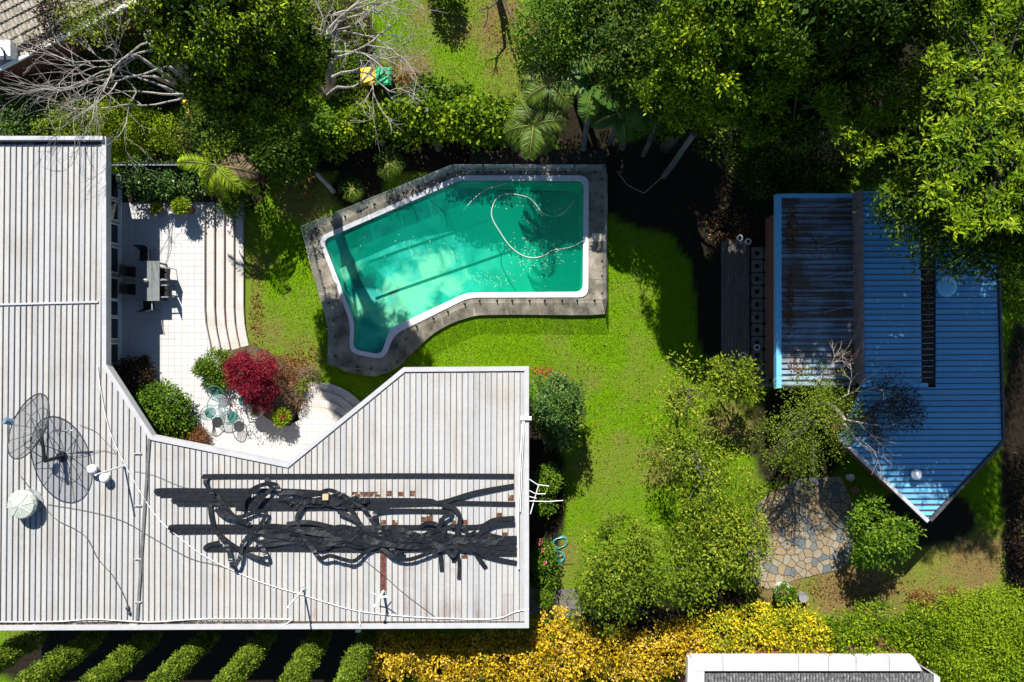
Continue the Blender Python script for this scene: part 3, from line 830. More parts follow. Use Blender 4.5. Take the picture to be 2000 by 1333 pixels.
for i in range(m_):
    q = ray_out(inner_samples[i], raw[i])
    outer_samples.append(q if q is not None and (q-inner_samples[i]).length < 3.2 else inner_samples[i]+raw[i]*.9)
deckobj = MB()
ins = [tuple(p) for p in inner_samples]; outs = [tuple(p) for p in outer_samples]
base = MB().ring([tuple(p) for p in outer_samples], [tuple(p) for p in inner_samples], -.05, .125).build('pool_deck', M['concrete_dark'])
tag(base, 'worn grey concrete deck around the pool', None, kind='structure')
i = 0
while i < m_:
    j = min(i+4, m_)
    def sh(p, q, f): return p+(q-p)*f
    idx = list(range(i, j+1))
    a = [inner_samples[k % m_] for k in idx]; b = [outer_samples[k % m_] for k in idx]
    e0 = (a[1]-a[0]).normalized()*.006; e1 = (a[-2]-a[-1]).normalized()*.006
    a2 = [a[0]+e0]+a[1:-1]+[a[-1]+e1]; b2 = [b[0]+e0]+b[1:-1]+[b[-1]+e1]
    MB().prism([tuple(p) for p in a2]+[tuple(p) for p in b2[::-1]], .1, .15+rnd.uniform(-.004, .004)).build('deck_slab', M['concrete'], base)
    i = j
a = P(1156, 456, .155); b = P(1178, 472, .155)
s = MB().box(a.x, b.x, b.y, a.y, .15, .175).build('skimmer_lid', M['skimmer']); tag(s, 'square cream skimmer lid set in the pool deck', 'lid')

# glass pool fence on steel spigots
def fence_glass_mat():
    m, nt, b = new_mat('fence_glass')
    nt.nodes.remove(b); out = nt.nodes['Material Output']
    tr = nt.nodes.new('ShaderNodeBsdfTransparent'); tr.inputs[0].default_value = (0.97, 0.99, 0.985, 1)
    gl = nt.nodes.new('ShaderNodeBsdfGlossy'); gl.inputs['Roughness'].default_value = .05
    df = nt.nodes.new('ShaderNodeBsdfDiffuse'); df.inputs[0].default_value = (0.5, 0.56, 0.56, 1)
    fr_ = schlick(nt, .04)
    n = noise_node(nt, 3, 4); rr = add_ramp(nt, [(0.35, (0.08, 0.08, 0.08)), (0.7, (0.24, 0.24, 0.24))]); nt.links.new(n.outputs['Fac'], rr.inputs[0])
    m1 = nt.nodes.new('ShaderNodeMixShader'); m2 = nt.nodes.new('ShaderNodeMixShader')
    nt.links.new(rr.outputs[0], m1.inputs[0]); nt.links.new(tr.outputs[0], m1.inputs[1]); nt.links.new(df.outputs[0], m1.inputs[2])
    nt.links.new(fr_.outputs[0], m2.inputs[0]); nt.links.new(m1.outputs[0], m2.inputs[1]); nt.links.new(gl.outputs[0], m2.inputs[2])
    nt.links.new(m2.outputs[0], out.inputs['Surface'])
    return m
M['fence_glass'] = fence_glass_mat()
fence = thing('pool_fence', 'frameless glass pool fence on short steel spigots', 'fence', P(900, 590))
fence_px = [(604, 452), (888, 336), (1176, 336), (1176, 588), (922, 588), (800, 645), (768, 725), (655, 712), (655, 640), (604, 452)]
for a, b in zip(fence_px[:-1], fence_px[1:]):
    A = P(a[0], a[1], .15); B = P(b[0], b[1], .15); L = (B-A).length; k = max(1, round(L/1.35)); d = (B-A)/L
    for i in range(k):
        p0 = A+d*(L*i/k+.03); p1 = A+d*(L*(i+1)/k-.03)
        MB().bar(p0+Vector((0, 0, .66)), p1+Vector((0, 0, .66)), .014, 1.14).build('glass_panel', M['fence_glass'], fence)
        for f in (.22, .78):
            q = p0+(p1-p0)*f
            mb = MB(); mb.lathe(q, [(.055, 0), (.055, .012), (.026, .014), (.026, .16), (.02, .17)], 8)
            mb.build('spigot', M['dark_metal'], fence)

# ------------------------------------------------------------------ the shed
shed = thing('shed', 'garden shed with stepped corrugated roofs and a pointed end', 'shed', P(1700, 650))
Z1, Z2, Z3 = 2.6, 3.2, 2.9
S1 = [(1524, 388), (1669, 385), (1672, 755), (1527, 757)]
S2 = [(1684, 374), (1797, 374), (1800, 748), (1688, 748)]
S3 = [(1828, 430), (1944, 430), (1956, 860), (1812, 1014), (1640, 851), (1684, 757), (1828, 757)]
sh_m = [M['shed_roof'], M['shed_seam']]; sd_m = [M['shed_dirty'], M['shed_seam']]
for nm, S, Z, mm in (('low_roof', S1, Z1, sd_m), ('high_roof', S2, Z2, sh_m), ('main_roof', S3, Z3, sh_m)):
    w = [P2(x, y, Z) for x, y in S]
    base_ = MB().prism(w, Z-.14, Z-.04).build(nm, M['shed_seam'], shed)
    MB().prism(offset_poly(w, .35), 0, Z-.16).build('wall', M['brick_red'], shed)
    panels(base_, S, Z, (1, -.004), 11.2, S[0][1]+2, half=.8, ribh=.05, mats=mm, jitter=.006)
    if nm == 'low_roof': low = base_
    if nm == 'high_roof': high = base_
    if nm == 'main_roof': main = base_
# gutters, fascias and trims
a = P(1515, 380, Z1); b = P(1525, 758, Z1)
MB().box(a.x, b.x, b.y, a.y, Z1-.2, Z1+.08).build('box_gutter', M['shed_roof'], low)
a = P(1525, 379, Z1); b = P(1668, 387, Z1)
MB().box(a.x+.003, b.x, b.y, a.y-.002, Z1-.2, Z1+.06).build('box_gutter', M['shed_roof'], low)
a = P(1684, 371, Z2); b = P(1688, 750, Z2)
MB().prism([(a.x-.1, a.y), (a.x-.003, a.y), (b.x-.003, b.y), (b.x-.1, b.y)], Z1-.03, Z2+.06).build('fascia', M['fascia'], high)
a = P(1684, 749, Z2); b = P(1812, 756, Z2)
MB().box(a.x, b.x, b.y, a.y, Z2-.2, Z2+.03).build('barge_capping', M['shed_roof'], high)
# leaf-choked valley with rungs
w = [P2(x, y, Z3) for x, y in [(1795, 420), (1829, 420), (1829, 752), (1795, 752)]]
vl = MB().prism(w, Z3-.3, Z3-.03).build('valley_gutter', M['litter'], main)
for j in range(28):
    yy = 436+j*11.2
    MB().bar(P(1799, yy, Z3), P(1823, yy-.5, Z3), .025, .02).build('rung', M['grey_metal'], vl)
# stays leaning on the high fascia
for yy in (396, 463, 530, 597, 661, 725):
    MB().bar(P(1608, yy+13, Z1+.07), P(1670, yy, Z1+.35), .05, .05).build('stay', M['fascia'], low)
def edge_gutter(pa, pb_, z, mat, w=.14, nm='gutter'):
    MB().bar(P(*pa, z), P(*pb_, z), w, .16).build(nm, mat, main)
edge_gutter((1637, 853), (1811, 1018), Z3, M['cap'])
edge_gutter((1959, 862), (1816, 1017), Z3, M['shed_seam'], .1)
edge_gutter((1948, 440), (1959, 858), Z3, M['shed_seam'], .08)
def roof_vent(c, r, h, mat, label, name='roof_vent'):
    t = thing(name, label, 'vent', c)
    MB().lathe(c, [(r*.35, 0), (r*.35, h*.5)], 12).build('pipe', M['grey_metal'], t)
    MB().lathe(c, [(r*.3, h*.5), (r*.85, h*.55), (r, h*.68), (r*.95, h*.82), (r*.6, h*.96), (r*.15, h)], 16).build('cowl', mat, t, smooth=True)
    return t
c = P(1839, 562, Z3); roof_vent(c, .4, .45, M['shed_roof'], 'broad round capped vent on the shed roof beside the valley')
c = P(1782, 925, Z3); roof_vent(c, .21, .38, M['white_plastic'], 'small white globe vent near the pointed end of the shed')

# ------------------------------------------------------------------ neighbours
nb = thing('neighbour_house', 'old house with weathered tiled roof beyond the bare tree', 'house', P(60, 60))
ZN = 3.2
NR = [P2(x, y, ZN) for x, y in [(-120, -120), (300, -120), (268, -2), (140, 60), (60, 98), (-120, 192)]]
MB().prism(offset_poly(NR, .5), 0, ZN-.2).build('wall', M['brick_red'], nb)
nr = MB().prism(NR, ZN-.15, ZN-.02).build('roof', M['neigh_tile'], nb)
g0 = Vector(P2(268, -2, ZN)); g1 = Vector(P2(-120, 192, ZN)); gd = (g1-g0).normalized(); dn = Vector((gd.y, -gd.x))
if (Vector(P2(0, 0, ZN))-g0).dot(dn) > 0: dn = -dn      # dn points outwards, down the slope
mb = MB(); wcol = .17; lrow = .34
for i in range(int((g1-g0).length/wcol)):
    for j in range(16):
        c = g0+gd*(i+.5)*wcol-dn*(j*lrow)
        if not inpoly(np.array([c.x]), np.array([c.y]), NR)[0]: continue
        zt = ZN+.06+rnd.uniform(-.012, .012)+j*.03
        vs = []
        for (t, dz) in ((0, .03), (lrow+.04, .0)):
            for (s_, hz) in ((-.5, 0), (-.25, .05), (.25, .05), (.5, 0)):
                q = c-dn*t+gd*s_*wcol*.96
                vs.append((q.x, q.y, zt+hz+dz))
        mb.add(vs, [(0, 1, 5, 4), (1, 2, 6, 5), (2, 3, 7, 6), (0, 3, 2, 1)])
o = mb.build('roof_tiles', M['neigh_tile'], nr); o['kind'] = 'stuff'
q0 = g0+dn*.06; q1 = g1+dn*.06
MB().bar((q0.x, q0.y, ZN), (q1.x, q1.y, ZN), .12, .1).build('gutter', M['white_pipe'], nr)
c = P(4, 95, ZN+.35); mb = MB().box(c.x-.4, c.x+.35, c.y-.3, c.y+.3, ZN, ZN+.4); mb.build('skylight', M['white_plastic'], nr)
MB().tube([P(2, 93, 3.62), P(8, 100, 3.9), P(10, 118, 3.5)], .035).build('pipe', M['dark_metal'], nr)

nb2 = thing('neighbour_garage', 'building with white parapet and grey corrugated roof beyond the hedge', 'garage', P(1590, 1320))
ZG = 2.6
MB().prism([P2(x, y, ZG) for x, y in [(1356, 1293), (1783, 1293), (1832, 1327), (1832, 1450), (1349, 1450)]], 0, ZG-.33).build('wall', M['brick_red'], nb2)
gr = MB().prism([P2(x, y, ZG-.15) for x, y in [(1375, 1312), (1825, 1312), (1825, 1450), (1375, 1450)]], ZG-.3, ZG-.2).build('roof', M['shed_seam'], nb2)
par_x = [1350, 1412, 1560, 1618, 1672, 1737, 1786]
for a, b in zip(par_x[:-1], par_x[1:]):
    MB().prism([P2(a+.5, 1284, ZG), P2(b-.5, 1284, ZG), P2(b+(16 if b == 1786 else -.5), 1311, ZG), P2(a+.5, 1311, ZG)], ZG-.32, ZG).build('parapet_slab', M['parapet'], nb2)
MB().prism([P2(1344, 1286, ZG), P2(1349, 1286, ZG), P2(1376, 1312, ZG), P2(1374, 1450, ZG), P2(1340, 1450, ZG)], ZG-.32, ZG-.01).build('parapet_slab', M['parapet'], nb2)
MB().prism([P2(1797, 1300, ZG), P2(1838, 1325, ZG), P2(1838, 1450, ZG), P2(1826, 1450, ZG), P2(1826, 1320, ZG)], ZG-.32, ZG-.06).build('parapet_slab', M['parapet'], nb2)
x = 1378
while x < 1822:
    a = P(x, 1315, ZG-.1); b = P(x+3.1, 1450, ZG-.1)
    vs = []
    for yy in (a.y, b.y):
        for (dx, hz) in ((0, 0), (.25, .06), (.6, .06), (.85, 0)):
            vs.append((a.x+(b.x-a.x)*dx*1.9, yy, ZG-.14+hz))
    MB().add(vs, [(4, 5, 1, 0), (5, 6, 2, 1), (6, 7, 3, 2)]).build('roof_corrugation', M['neigh_grey'], gr)
    x += 6.0
# corrugated fence at the head of the patio
cf = MB()
a = P(212, 319, 1.9); b = P(372, 319, 1.9); nseg = 90
vs = []
for i in range(nseg+1):
    t = i/nseg; xx = a.x+(b.x-a.x)*t; yy = a.y+.03*math.sin(i*math.pi/2*1.0+.4)
    vs += [(xx, yy, 0), (xx, yy, 1.9)]
cf.add(vs, [(2*i, 2*i+2, 2*i+3, 2*i+1) for i in range(nseg)])
vs2 = [(v[0], v[1]-.006, v[2]) for v in vs]
cf.add(vs2, [(2*i+1, 2*i+3, 2*i+2, 2*i) for i in range(nseg)])
fe = thing('corrugated_fence', 'corrugated metal fence between the hedge and the patio bed', 'fence', (a.x, a.y, 0))
cf.build('sheet', M['grey_metal'], fe)
MB().bar((a.x, a.y-.06, 1.84), (b.x, b.y-.06, 1.84), .04, .05).build('rail', M['grey_metal'], fe)

# ------------------------------------------------------------------ things on the roof
ZT = ZR+.05
# mesh satellite dish
def mesh_mat():
    m, nt, b = new_mat('dish_mesh')
    out = nt.nodes['Material Output']
    b.inputs['Base Color'].default_value = (0.05, 0.055, 0.06, 1); b.inputs['Roughness'].default_value = .5
    tr = nt.nodes.new('ShaderNodeBsdfTransparent'); mx = nt.nodes.new('ShaderNodeMixShader'); mx.inputs[0].default_value = .42
    nt.links.new(tr.outputs[0], mx.inputs[1]); nt.links.new(b.outputs[0], mx.inputs[2]); nt.links.new(mx.outputs[0], out.inputs['Surface'])
    return m
M['dish_mesh'] = mesh_mat()
zc = ZR+1.3
dc = P(63, 834, zc)
mast_base = P(122, 892, ZR)
nrm = Vector((-.49, .34, .80)).normalized()
e1 = nrm.cross(Vector((0, 0, 1))).normalized(); e2 = nrm.cross(e1).normalized()
dish = thing('satellite_dish', 'large dark mesh satellite dish tilted on a mast on the roof', 'dish', (mast_base.x, mast_base.y, ZR))
RD = 1.22
def dish_pt(r, a): return dc+(e1*math.cos(a)+e2*math.sin(a))*r+nrm*(.42*(r/RD)**2-.28)
NS = 16; mb = MB()
vs = []; rings = [.12, .5, .9, 1.2, RD]
for r in rings:
    for j in range(NS*2): vs.append(dish_pt(r, math.pi*j/NS))
fs = []
for i in range(len(rings)-1):
    for j in range(NS*2):
        j2 = (j+1) % (NS*2); fs.append((i*NS*2+j, i*NS*2+j2, (i+1)*NS*2+j2, (i+1)*NS*2+j))
mb.add(vs, fs); mb.build('mesh_reflector', M['dish_mesh'], dish, smooth=True)
MB().tube([dish_pt(RD, 2*math.pi*j/36) for j in range(37)], .022, 6).build('rim', M['dark_metal'], dish)
MB().tube([dish_pt(.75, 2*math.pi*j/36)-nrm*.01 for j in range(37)], .012, 5).build('hoop', M['dark_metal'], dish)
for j in range(12):
    a = 2*math.pi*j/12
    MB().tube([dish_pt(r, a)-nrm*.02 for r in (.1, .5, .9, RD)], .014, 5).build('rib', M['dark_metal'], dish)
feed = P(24, 815, zc+.62)
fd = (dc+nrm*.78); feed = fd
MB().tube([feed-nrm*.12, feed+nrm*.16], [.11, .13], 12).build('feed_horn', M['feed'], dish)
for j in range(3):
    a = 2*math.pi*(j+.3)/3
    MB().tube([dish_pt(RD*.97, a), feed], .012, 5).build('feed_strut', M['dark_metal'], dish)
back = dc-nrm*.3
top = Vector((mast_base.x, mast_base.y, ZR+1.0))
MB().lathe((mast_base.x, mast_base.y, ZR), [(.22, 0), (.22, .03), (.07, .04), (.07, 1.0), (.05, 1.02)], 10).build('mast', M['dark_metal'], dish)
MB().bar(top, back, .08, .09).build('mount', M['dark_metal'], dish)
for sx in (-.5, .0, .5):
    MB().tube([dish_pt(.8, math.pi*(.5+sx))-nrm*.03, top+Vector((0, 0, -.1))], .018, 5).build('brace', M['dark_metal'], dish)
MB().tube([P(108, 843, ZR+.9), P(145, 841, ZR+.9)], .03, 6).build('actuator', M['grey_metal'], dish)
# domed roof ventilator
c = P(60, 980, ZR)
v = thing('roof_ventilator', 'wide domed roof ventilator below the satellite dish', 'vent', c)
MB().lathe(c, [(.5, 0), (.5, .05), (.36, .06), (.36, .45)], 20).build('duct', M['grey_metal'], v)
MB().lathe(c, [(.54, .40), (.56, .46), (.50, .56), (.06, .64)], 16).build('dome', M['vent_green'], v)
for j in range(8):
    a = 2*math.pi*j/8+.2
    MB().tube([c+Vector((.05*math.cos(a), .05*math.sin(a), .65)), c+Vector((.5*math.cos(a), .5*math.sin(a), .575))], .011, 4).build('rib', M['white_plastic'], v)
for (x, y, lb) in ((189, 914, 'white ball vent on the roof beside the mast, nearer the dish'), (213, 931, 'white ball vent on the roof between mast and flashing')):
    c = P(x, y, ZR); roof_vent(c, .19, .42, M['white_plastic'], lb)
def mast(base_px, h, label, lean=(0, 0)):
    c = P(base_px[0], base_px[1], ZR); t = thing('roof_mast', label, 'mast', c)
    MB().lathe(c, [(.1, 0), (.1, .05), (.04, .06)], 8).build('foot', M['grey_metal'], t)
    MB().tube([c, c+Vector((lean[0], lean[1], h))], .035, 8).build('pole', M['white_pipe'], t)
    return t
mast((243, 910), 1.85, 'bare white mast beside the two ball vents')
mast((593, 1150), 1.85, 'bare white mast alone near the roof gutter')
c = P(749, 1155, ZR); an = thing('roof_antenna', 'small white forked antenna at the foot of the rusty pan', 'antenna', c)
MB().tube([c, c+Vector((-.02, 0, .9))], .05, 8).build('pole', M['white_plastic'], an)
for d in ((.28, .12, .95), (-.32, .25, .8), (-.15, -.2, .95), (.22, -.05, .35)):
    MB().tube([c+Vector((0, 0, .6)), c+Vector(d)], .022, 6).build('arm', M['white_plastic'], an)
MB().lathe(c+Vector((-.15, -.2, .93)), [(.06, 0), (.07, .05), (.03, .08)], 8).build('cap', M['white_plastic'], an)

def cable(name, label, pts, r, mat, z=ZT+.01, cat='cable'):
    o = MB().tube(smooth_path([P(x, y, zz if zz else z) for (x, y, zz) in [(p+(None,))[:3] for p in pts]], 6), r, 5).build(name, mat)
    tag(o, label, cat); return o
cable('roof_cable', 'long white cable sagging across the roof ribs to the gutter', [(190, 715), (197, 765), (212, 835), (243, 905), (300, 1002), (350, 1050), (405, 1090), (500, 1134), (590, 1162), (640, 1178), (700, 1194), (780, 1203), (860, 1208), (965, 1209), (1005, 1196), (1033, 1190)], .014, M['white_pipe'])
cable('roof_cable', 'thin dark cable running from the ventilator to the right', [(92, 985), (170, 998), (240, 1018), (300, 1052), (370, 1090), (420, 1103), (470, 1118)], .010, M['cable'])
cable('roof_cable', 'pair of thin dark cables looping down to the gutter', [(40, 930), (90, 995), (115, 1018), (145, 1033), (170, 1052), (190, 1090), (220, 1125), (240, 1160), (252, 1190)], .011, M['cable'])
cable('roof_cable', 'thin dark cable lying below the loose strips', [(700, 1085), (750, 1125), (790, 1160), (850, 1205)], .008, M['cable'])
cable('roof_cable', 'fine dark cable curling round the dish mast', [(155, 830), (185, 842), (205, 862), (225, 885), (200, 880), (170, 888), (130, 895)], .009, M['cable'])
cable('roof_cable', 'fine dark cable from the ball vents towards the strips', [(262, 920), (300, 928), (340, 945), (380, 958)], .008, M['cable'])
cable('roof_conduit', 'white conduit lying wavy along the gutter', [(-20, 1215), (60, 1215), (120, 1214), (180, 1210), (240, 1213), (300, 1215), (380, 1210), (450, 1209), (560, 1210), (564, 1215), (546, 1227)], .018, M['white_pipe'], cat='conduit')
mb = MB(); o = mb.lathe(P(251, 1187, ZR), [(.07, 0), (.07, .1), (.03, .12)], 8).lathe(P(254, 1197, ZR), [(.06, 0), (.06, .09), (.03, .12)], 8).build('cable_gland', M['cable']); tag(o, 'pair of small black cable glands near the gutter', 'cable gland')
# drop pipe with white box over the gutter
o = MB().tube([P(703, 1194, ZT), P(703, 1222, ZT+.05), P(701, 1228, ZR-.2)], .018, 5).build('drop_pipe', M['white_pipe']); tag(o, 'short white pipe crossing the gutter to a small white box', 'pipe')
c = P(700, 1231, ZR-.3); o = MB().box(c.x-.09, c.x+.09, c.y-.05, c.y+.05, ZR-.34, ZR-.2).build('junction_box', M['white_plastic']); tag(o, 'tiny white box hung off the rear gutter', 'box')
# manifold pipe of the pool heater
mf = thing('heater_manifold', 'white manifold pipe along the right edge of the roof', 'pipe', P(1020, 960, ZR))
MB().tube([P(1021, 822, ZT+.05), P(1016, 900, ZT+.05), P(1012, 1010, ZT+.05), P(1013, 1112, ZT+.05)], .035, 7).build('pipe', M['white_pipe'], mf)
MB().tube([P(1024, 822, ZT+.05), P(1020, 900, ZT+.05), P(1016, 1000, ZT+.05)], .02, 6).build('pipe', M['white_pipe'], mf)
for yy in (815, 819.5): MB().tube([P(1016, yy, ZT+.08), P(1038, yy+.5, ZT+.08)], .035, 7).build('elbow', M['white_pipe'], mf)
# old TV antenna fixed to the right-hand eave
ta = thing('tv_antenna', 'bent white television antenna hanging off the eave above the shrubs', 'antenna', P(1040, 975, ZR-.1))
MB().tube([P(1052, 948, ZR), P(1044, 975, ZR-.1), P(1036, 1004, ZR-.1)], .022, 6).build('boom', M['white_pipe'], ta)
for pts in ([(1033, 936), (1050, 947), (1072, 950)], [(1033, 958), (1046, 965), (1066, 965)], [(1033, 979), (1070, 980), (1100, 978)], [(1033, 970), (1048, 974)]):
    MB().tube([P(x, y, ZR-.02) for x, y in pts], .017, 5).build('element', M['white_pipe'], ta)

# ------------------------------------------------------------------ loose black heater strips
def strip(pts, label, w=.17, z=ZT+.02, lift=0.0, tw=0.0, group=None, seed=0):
    r_ = random.Random(seed)
    pth = smooth_path([P(p[0], p[1], z+(p[2] if len(p) > 2 else 0)) for p in pts], 7)
    n_ = len(pth)
    ph = r_.uniform(0, 6.28)
    twist = [tw*math.sin(ph+i*r_.uniform(.16, .3)) for i in range(n_)]
    o = MB().ribbon(pth, w, .014, twist).build('heater_strip', M['black_rubber'])
    return tag(o, label, 'rubber strip', group)
strip([(402, 943), (404, 934, .03), (412, 930.5), (600, 930), (800, 929), (1004, 930)], 'straight black heater strip lying highest up the roof slope, clear of the tangle')
strip([(306, 963, .05), (315, 958), (420, 958.5), (560, 959), (640, 964)], 'black heater strip with the end sticking out furthest left')
strip([(310, 966, .03), (330, 967), (420, 966.5), (490, 967)], 'black heater strip doubled under the one sticking out furthest left', z=ZT+.006)
strip([(338, 978, .05), (350, 975.5), (450, 976), (600, 978), (700, 977), (830, 978), (860, 982, .03), (930, 962, .05), (1004, 949)], 'black heater strip rising to the manifold pipe on a slant')
strip([(345, 984), (450, 985), (600, 986), (760, 986), (880, 983), (1006, 985)], 'straight black heater strip below the slanting one', z=ZT+.006)
strip([(460, 992), (560, 993), (690, 992), (760, 992)], 'short straight black heater strip over brown rust patches', z=ZT+.004)
strip([(332, 1033, .06), (345, 1029), (460, 1029), (560, 1029), (640, 1032)], 'black heater strip with pale clips at its left end')
strip([(335, 1037, .03), (350, 1039), (460, 1038), (560, 1040), (700, 1048)], 'black heater strip doubled beside the one with pale clips', z=ZT+.006)
strip([(400, 1072, .06), (408, 1065, .05), (430, 1060, .1)], 'short curled black strip end below the clips')
strip([(402, 1069, .04), (412, 1073), (520, 1072), (640, 1073), (780, 1074), (900, 1070), (1008, 1066)], 'straight black heater strip lowest on the roof slope')
strip([(735, 1020, .12), (732, 1008, .15), (740, 999, .06), (800, 998), (875, 1000), (880, 1005, .12), (866, 1012, .2), (858, 1030, .14)], 'looped black heater strip folding round pale roof pans')
strip([(860, 986, .1), (885, 992, .12), (898, 1010, .14), (893, 1040, .12), (888, 1075, .06), (886, 1098)], 'black heater strip hanging downslope after a bend')
strip([(740, 1030), (800, 1030), (900, 1030), (940, 1028), (965, 1016, .05), (1005, 1012)], 'black heater strip bending up to the manifold pipe')
strip([(930, 1048, .1), (962, 1026, .08), (1006, 1024)], 'short black heater strip fanning into the manifold pipe')
for i, (y0, y1, yl) in enumerate(((1052, 1051, 1048), (1062, 1058, 1056), (1070, 1073, 1066), (1080, 1082, 1070), (1092, 1100, 1060))):
    strip([(860+i*12, yl, .04+.03*i), (930, (yl+y0)/2, .06+.02*i), (970, y0, .03), (1009, y1)], 'short black heater strip fanning into the lower manifold pipe', group='short heater strips fanning into the manifold', seed=i)
strip([(858, 1068, .08), (861, 1090), (863, 1116)], 'cut black strip end with a pale clip below the tangle')
strip([(891, 1075, .08), (897, 1100), (896, 1131)], 'longest cut black strip end hanging below the tangle', w=.14)
strip([(915, 1050, .12), (930, 1082, .05), (949, 1110)], 'slanting cut black strip end below the tangle')
G = 'loose black heater strips tangled on the roof'
LT = 'loose black heater strip twisted into the tangle'
# hoops and loops seen at the edges of the tangle
loops = [
    [(402, 936, .05), (401, 945, .16), (412, 960, .2), (425, 985, .1), (470, 1020, .08)],
    [(410, 985, .05), (412, 1010, .1), (420, 1035, .08), (445, 1070, .1), (450, 1095, .16), (457, 1108, .25), (468, 1090, .2), (475, 1060, .14), (500, 1040, .1)],
    [(430, 1045, .06), (455, 1065, .1), (490, 1085, .12), (515, 1092, .22), (518, 1082, .25), (505, 1060, .14), (490, 1045, .08)],
    [(475, 1000, .08), (477, 975, .2), (495, 955, .26), (520, 946, .2), (540, 948, .15), (548, 965, .15), (570, 985, .1)],
    [(520, 935, .06), (530, 952, .14), (545, 960, .14), (562, 968, .1), (580, 985, .12), (592, 994, .06)],
    [(495, 1000, .1), (510, 975, .2), (520, 965, .2), (530, 955, .12)],
    [(420, 995, .1), (440, 1008, .16), (470, 1010, .14), (500, 1000, .12), (520, 1002, .16), (505, 1030, .1), (480, 1052, .06)],
    [(424, 970, .08), (440, 990, .12), (465, 1015, .16), (490, 1025, .1)],
    [(595, 985, .1), (580, 1010, .1), (588, 1040, .14), (605, 1065, .12), (625, 1090, .2), (645, 1086, .28), (670, 1093, .24), (692, 1096, .2), (715, 1078, .12), (745, 1060, .1)],
    [(545, 964, .14), (575, 962, .12), (610, 968, .14), (640, 958, .2), (665, 966, .12), (700, 985, .1), (715, 1000, .12), (735, 1030, .14), (752, 1055, .14), (772, 1078, .1), (790, 1080, .1)],
    [(650, 978, .1), (680, 990, .14), (700, 1020, .16), (690, 1040, .1), (650, 1050, .06)],
    [(745, 1070, .06), (770, 1090, .14), (800, 1093, .18), (840, 1080, .16), (880, 1068, .1), (920, 1062, .06)],
    [(660, 1000, .12), (690, 1012, .18), (712, 1032, .16), (740, 1050, .1)],
    [(820, 1030, .06), (835, 1022, .14), (855, 1026, .12), (870, 1045, .1), (890, 1062, .1), (910, 1066, .06)],
    [(870, 1070, .1), (885, 1086, .12), (892, 1070, .14), (885, 1050, .1)],
    [(560, 1024, .1), (600, 1020, .12), (650, 1030, .1), (690, 1040, .08), (730, 1046, .06)],
    [(930, 1038, .1), (915, 1045, .12), (905, 1030, .14), (880, 1028, .1)],
]
loop_labels = ['loose black strip curling from the end of the topmost straight strip', 'long black strip loop hanging downslope below the pale clips', 'black strip loop crossing the lowest straight strip near its left end', 'arched black strip loop standing above the second straight strip', 'short black strip twisting off the topmost straight strip', 'small black strip arch inside the standing loop', 'black strip folded back and forth between the doubled strips', 'black strip slanting down between the doubled strips', 'wavy black strip hanging lowest between the masts', 'long black strip wriggling past the wood block down to the rusty pan', 'broad black strip bulging beside the wood block', 'black strip sagging downslope just right of the rusty pan', 'short black strip curving down beside the looped strip', 'black strip arching over a pale clip in the tangle', 'small black strip loop above the cut strip ends', 'flat black strip bridging the left part of the tangle', 'short black strip crossing before the manifold fan']
for i, l in enumerate(loops):
    strip(l, loop_labels[i], w=.16, tw=.22, group=G, seed=40+i)
rr = random.Random(23)
for i in range(24):
    x0 = rr.uniform(490, 780); x1 = min(x0+rr.uniform(140, 330), 985); k = 7
    yb = rr.uniform(1030, 1066)
    if i < 4: yb = rr.uniform(978, 990); x0 = rr.uniform(540, 640); x1 = x0+rr.uniform(80, 150)
    pts = [(x0+(x1-x0)*j/(k-1), yb+rr.gauss(0, 5 if i >= 4 else 3), .03+.14*rr.random()*(0.3 if j in (0, k-1) else 1)) for j in range(k)]
    strip(pts, LT, w=.17, tw=.25, group=G, seed=90+i)
c = P(636, 970, ZT+.14); o = MB().box(c.x-.11, c.x+.11, c.y-.13, c.y+.1, ZT-.03, ZT+.19).build('wood_block', M['tan_wood']); tag(o, 'small block of bare wood among the black strips', 'wood block')

# ------------------------------------------------------------------ patio furniture
def dining_chair():
    t = thing('dining_chair', '', 'chair', (0, 0, 0), 'black outdoor chairs around the dining table')
    MB().box(-.22, .22, -.22, .23, .41, .44).build('seat', M['sling'], t)
    mb = MB(); mb.bar((0, -.23, .43), (0, -.34, .90), .42, .018, up=(0, 1, .2)); mb.build('backrest', M['sling'], t)
    for sx in (-1, 1):
        MB().tube([(sx*.245, .22, 0), (sx*.245, .20, .62)], .015, 6).build('leg', M['dark_metal'], t)
        MB().tube([(sx*.245, -.26, 0), (sx*.245, -.23, .45), (sx*.245, -.345, .92)], .015, 6).build('leg', M['dark_metal'], t)
        MB().bar((sx*.245, -.29, .63), (sx*.245, .23, .63), .045, .02).build('armrest', M['grey_metal'], t)
    return t
ch0 = dining_chair()
dt = thing('dining_table', 'grey topped outdoor dining table half in the eave shadow', 'table', P(288, 549, ZP))
zt = ZP+.74
a = P(265, 510, zt); b = P(311.5, 588, zt)
MB().box(a.x, b.x, b.y, a.y, zt-.035, zt).build('table_top', M['table_stone'], dt)
for xx in (a.x+.08, b.x-.08):
    for yy in (a.y-.08, b.y+.08):
        MB().box(xx-.035, xx+.035, yy-.035, yy+.035, ZP, zt-.037).build('leg', M['dark_metal'], dt)
spots = [((284, 498), 180, 'black outdoor chair at the head of the table, on the side of the potted plants'), ((291, 594), 0, 'black outdoor chair at the foot of the table, farthest from the pots'),
         ((262, 532), -90, 'black outdoor chair on the wall side of the table, nearer the pots'), ((262, 566), -90, 'black outdoor chair on the wall side of the table, farther from the pots'),
         ((322, 535), 90, 'black outdoor chair in the sun on the steps side, nearer the pots'), ((322, 570), 90, 'black outdoor chair on the steps side, farther from the pots')]
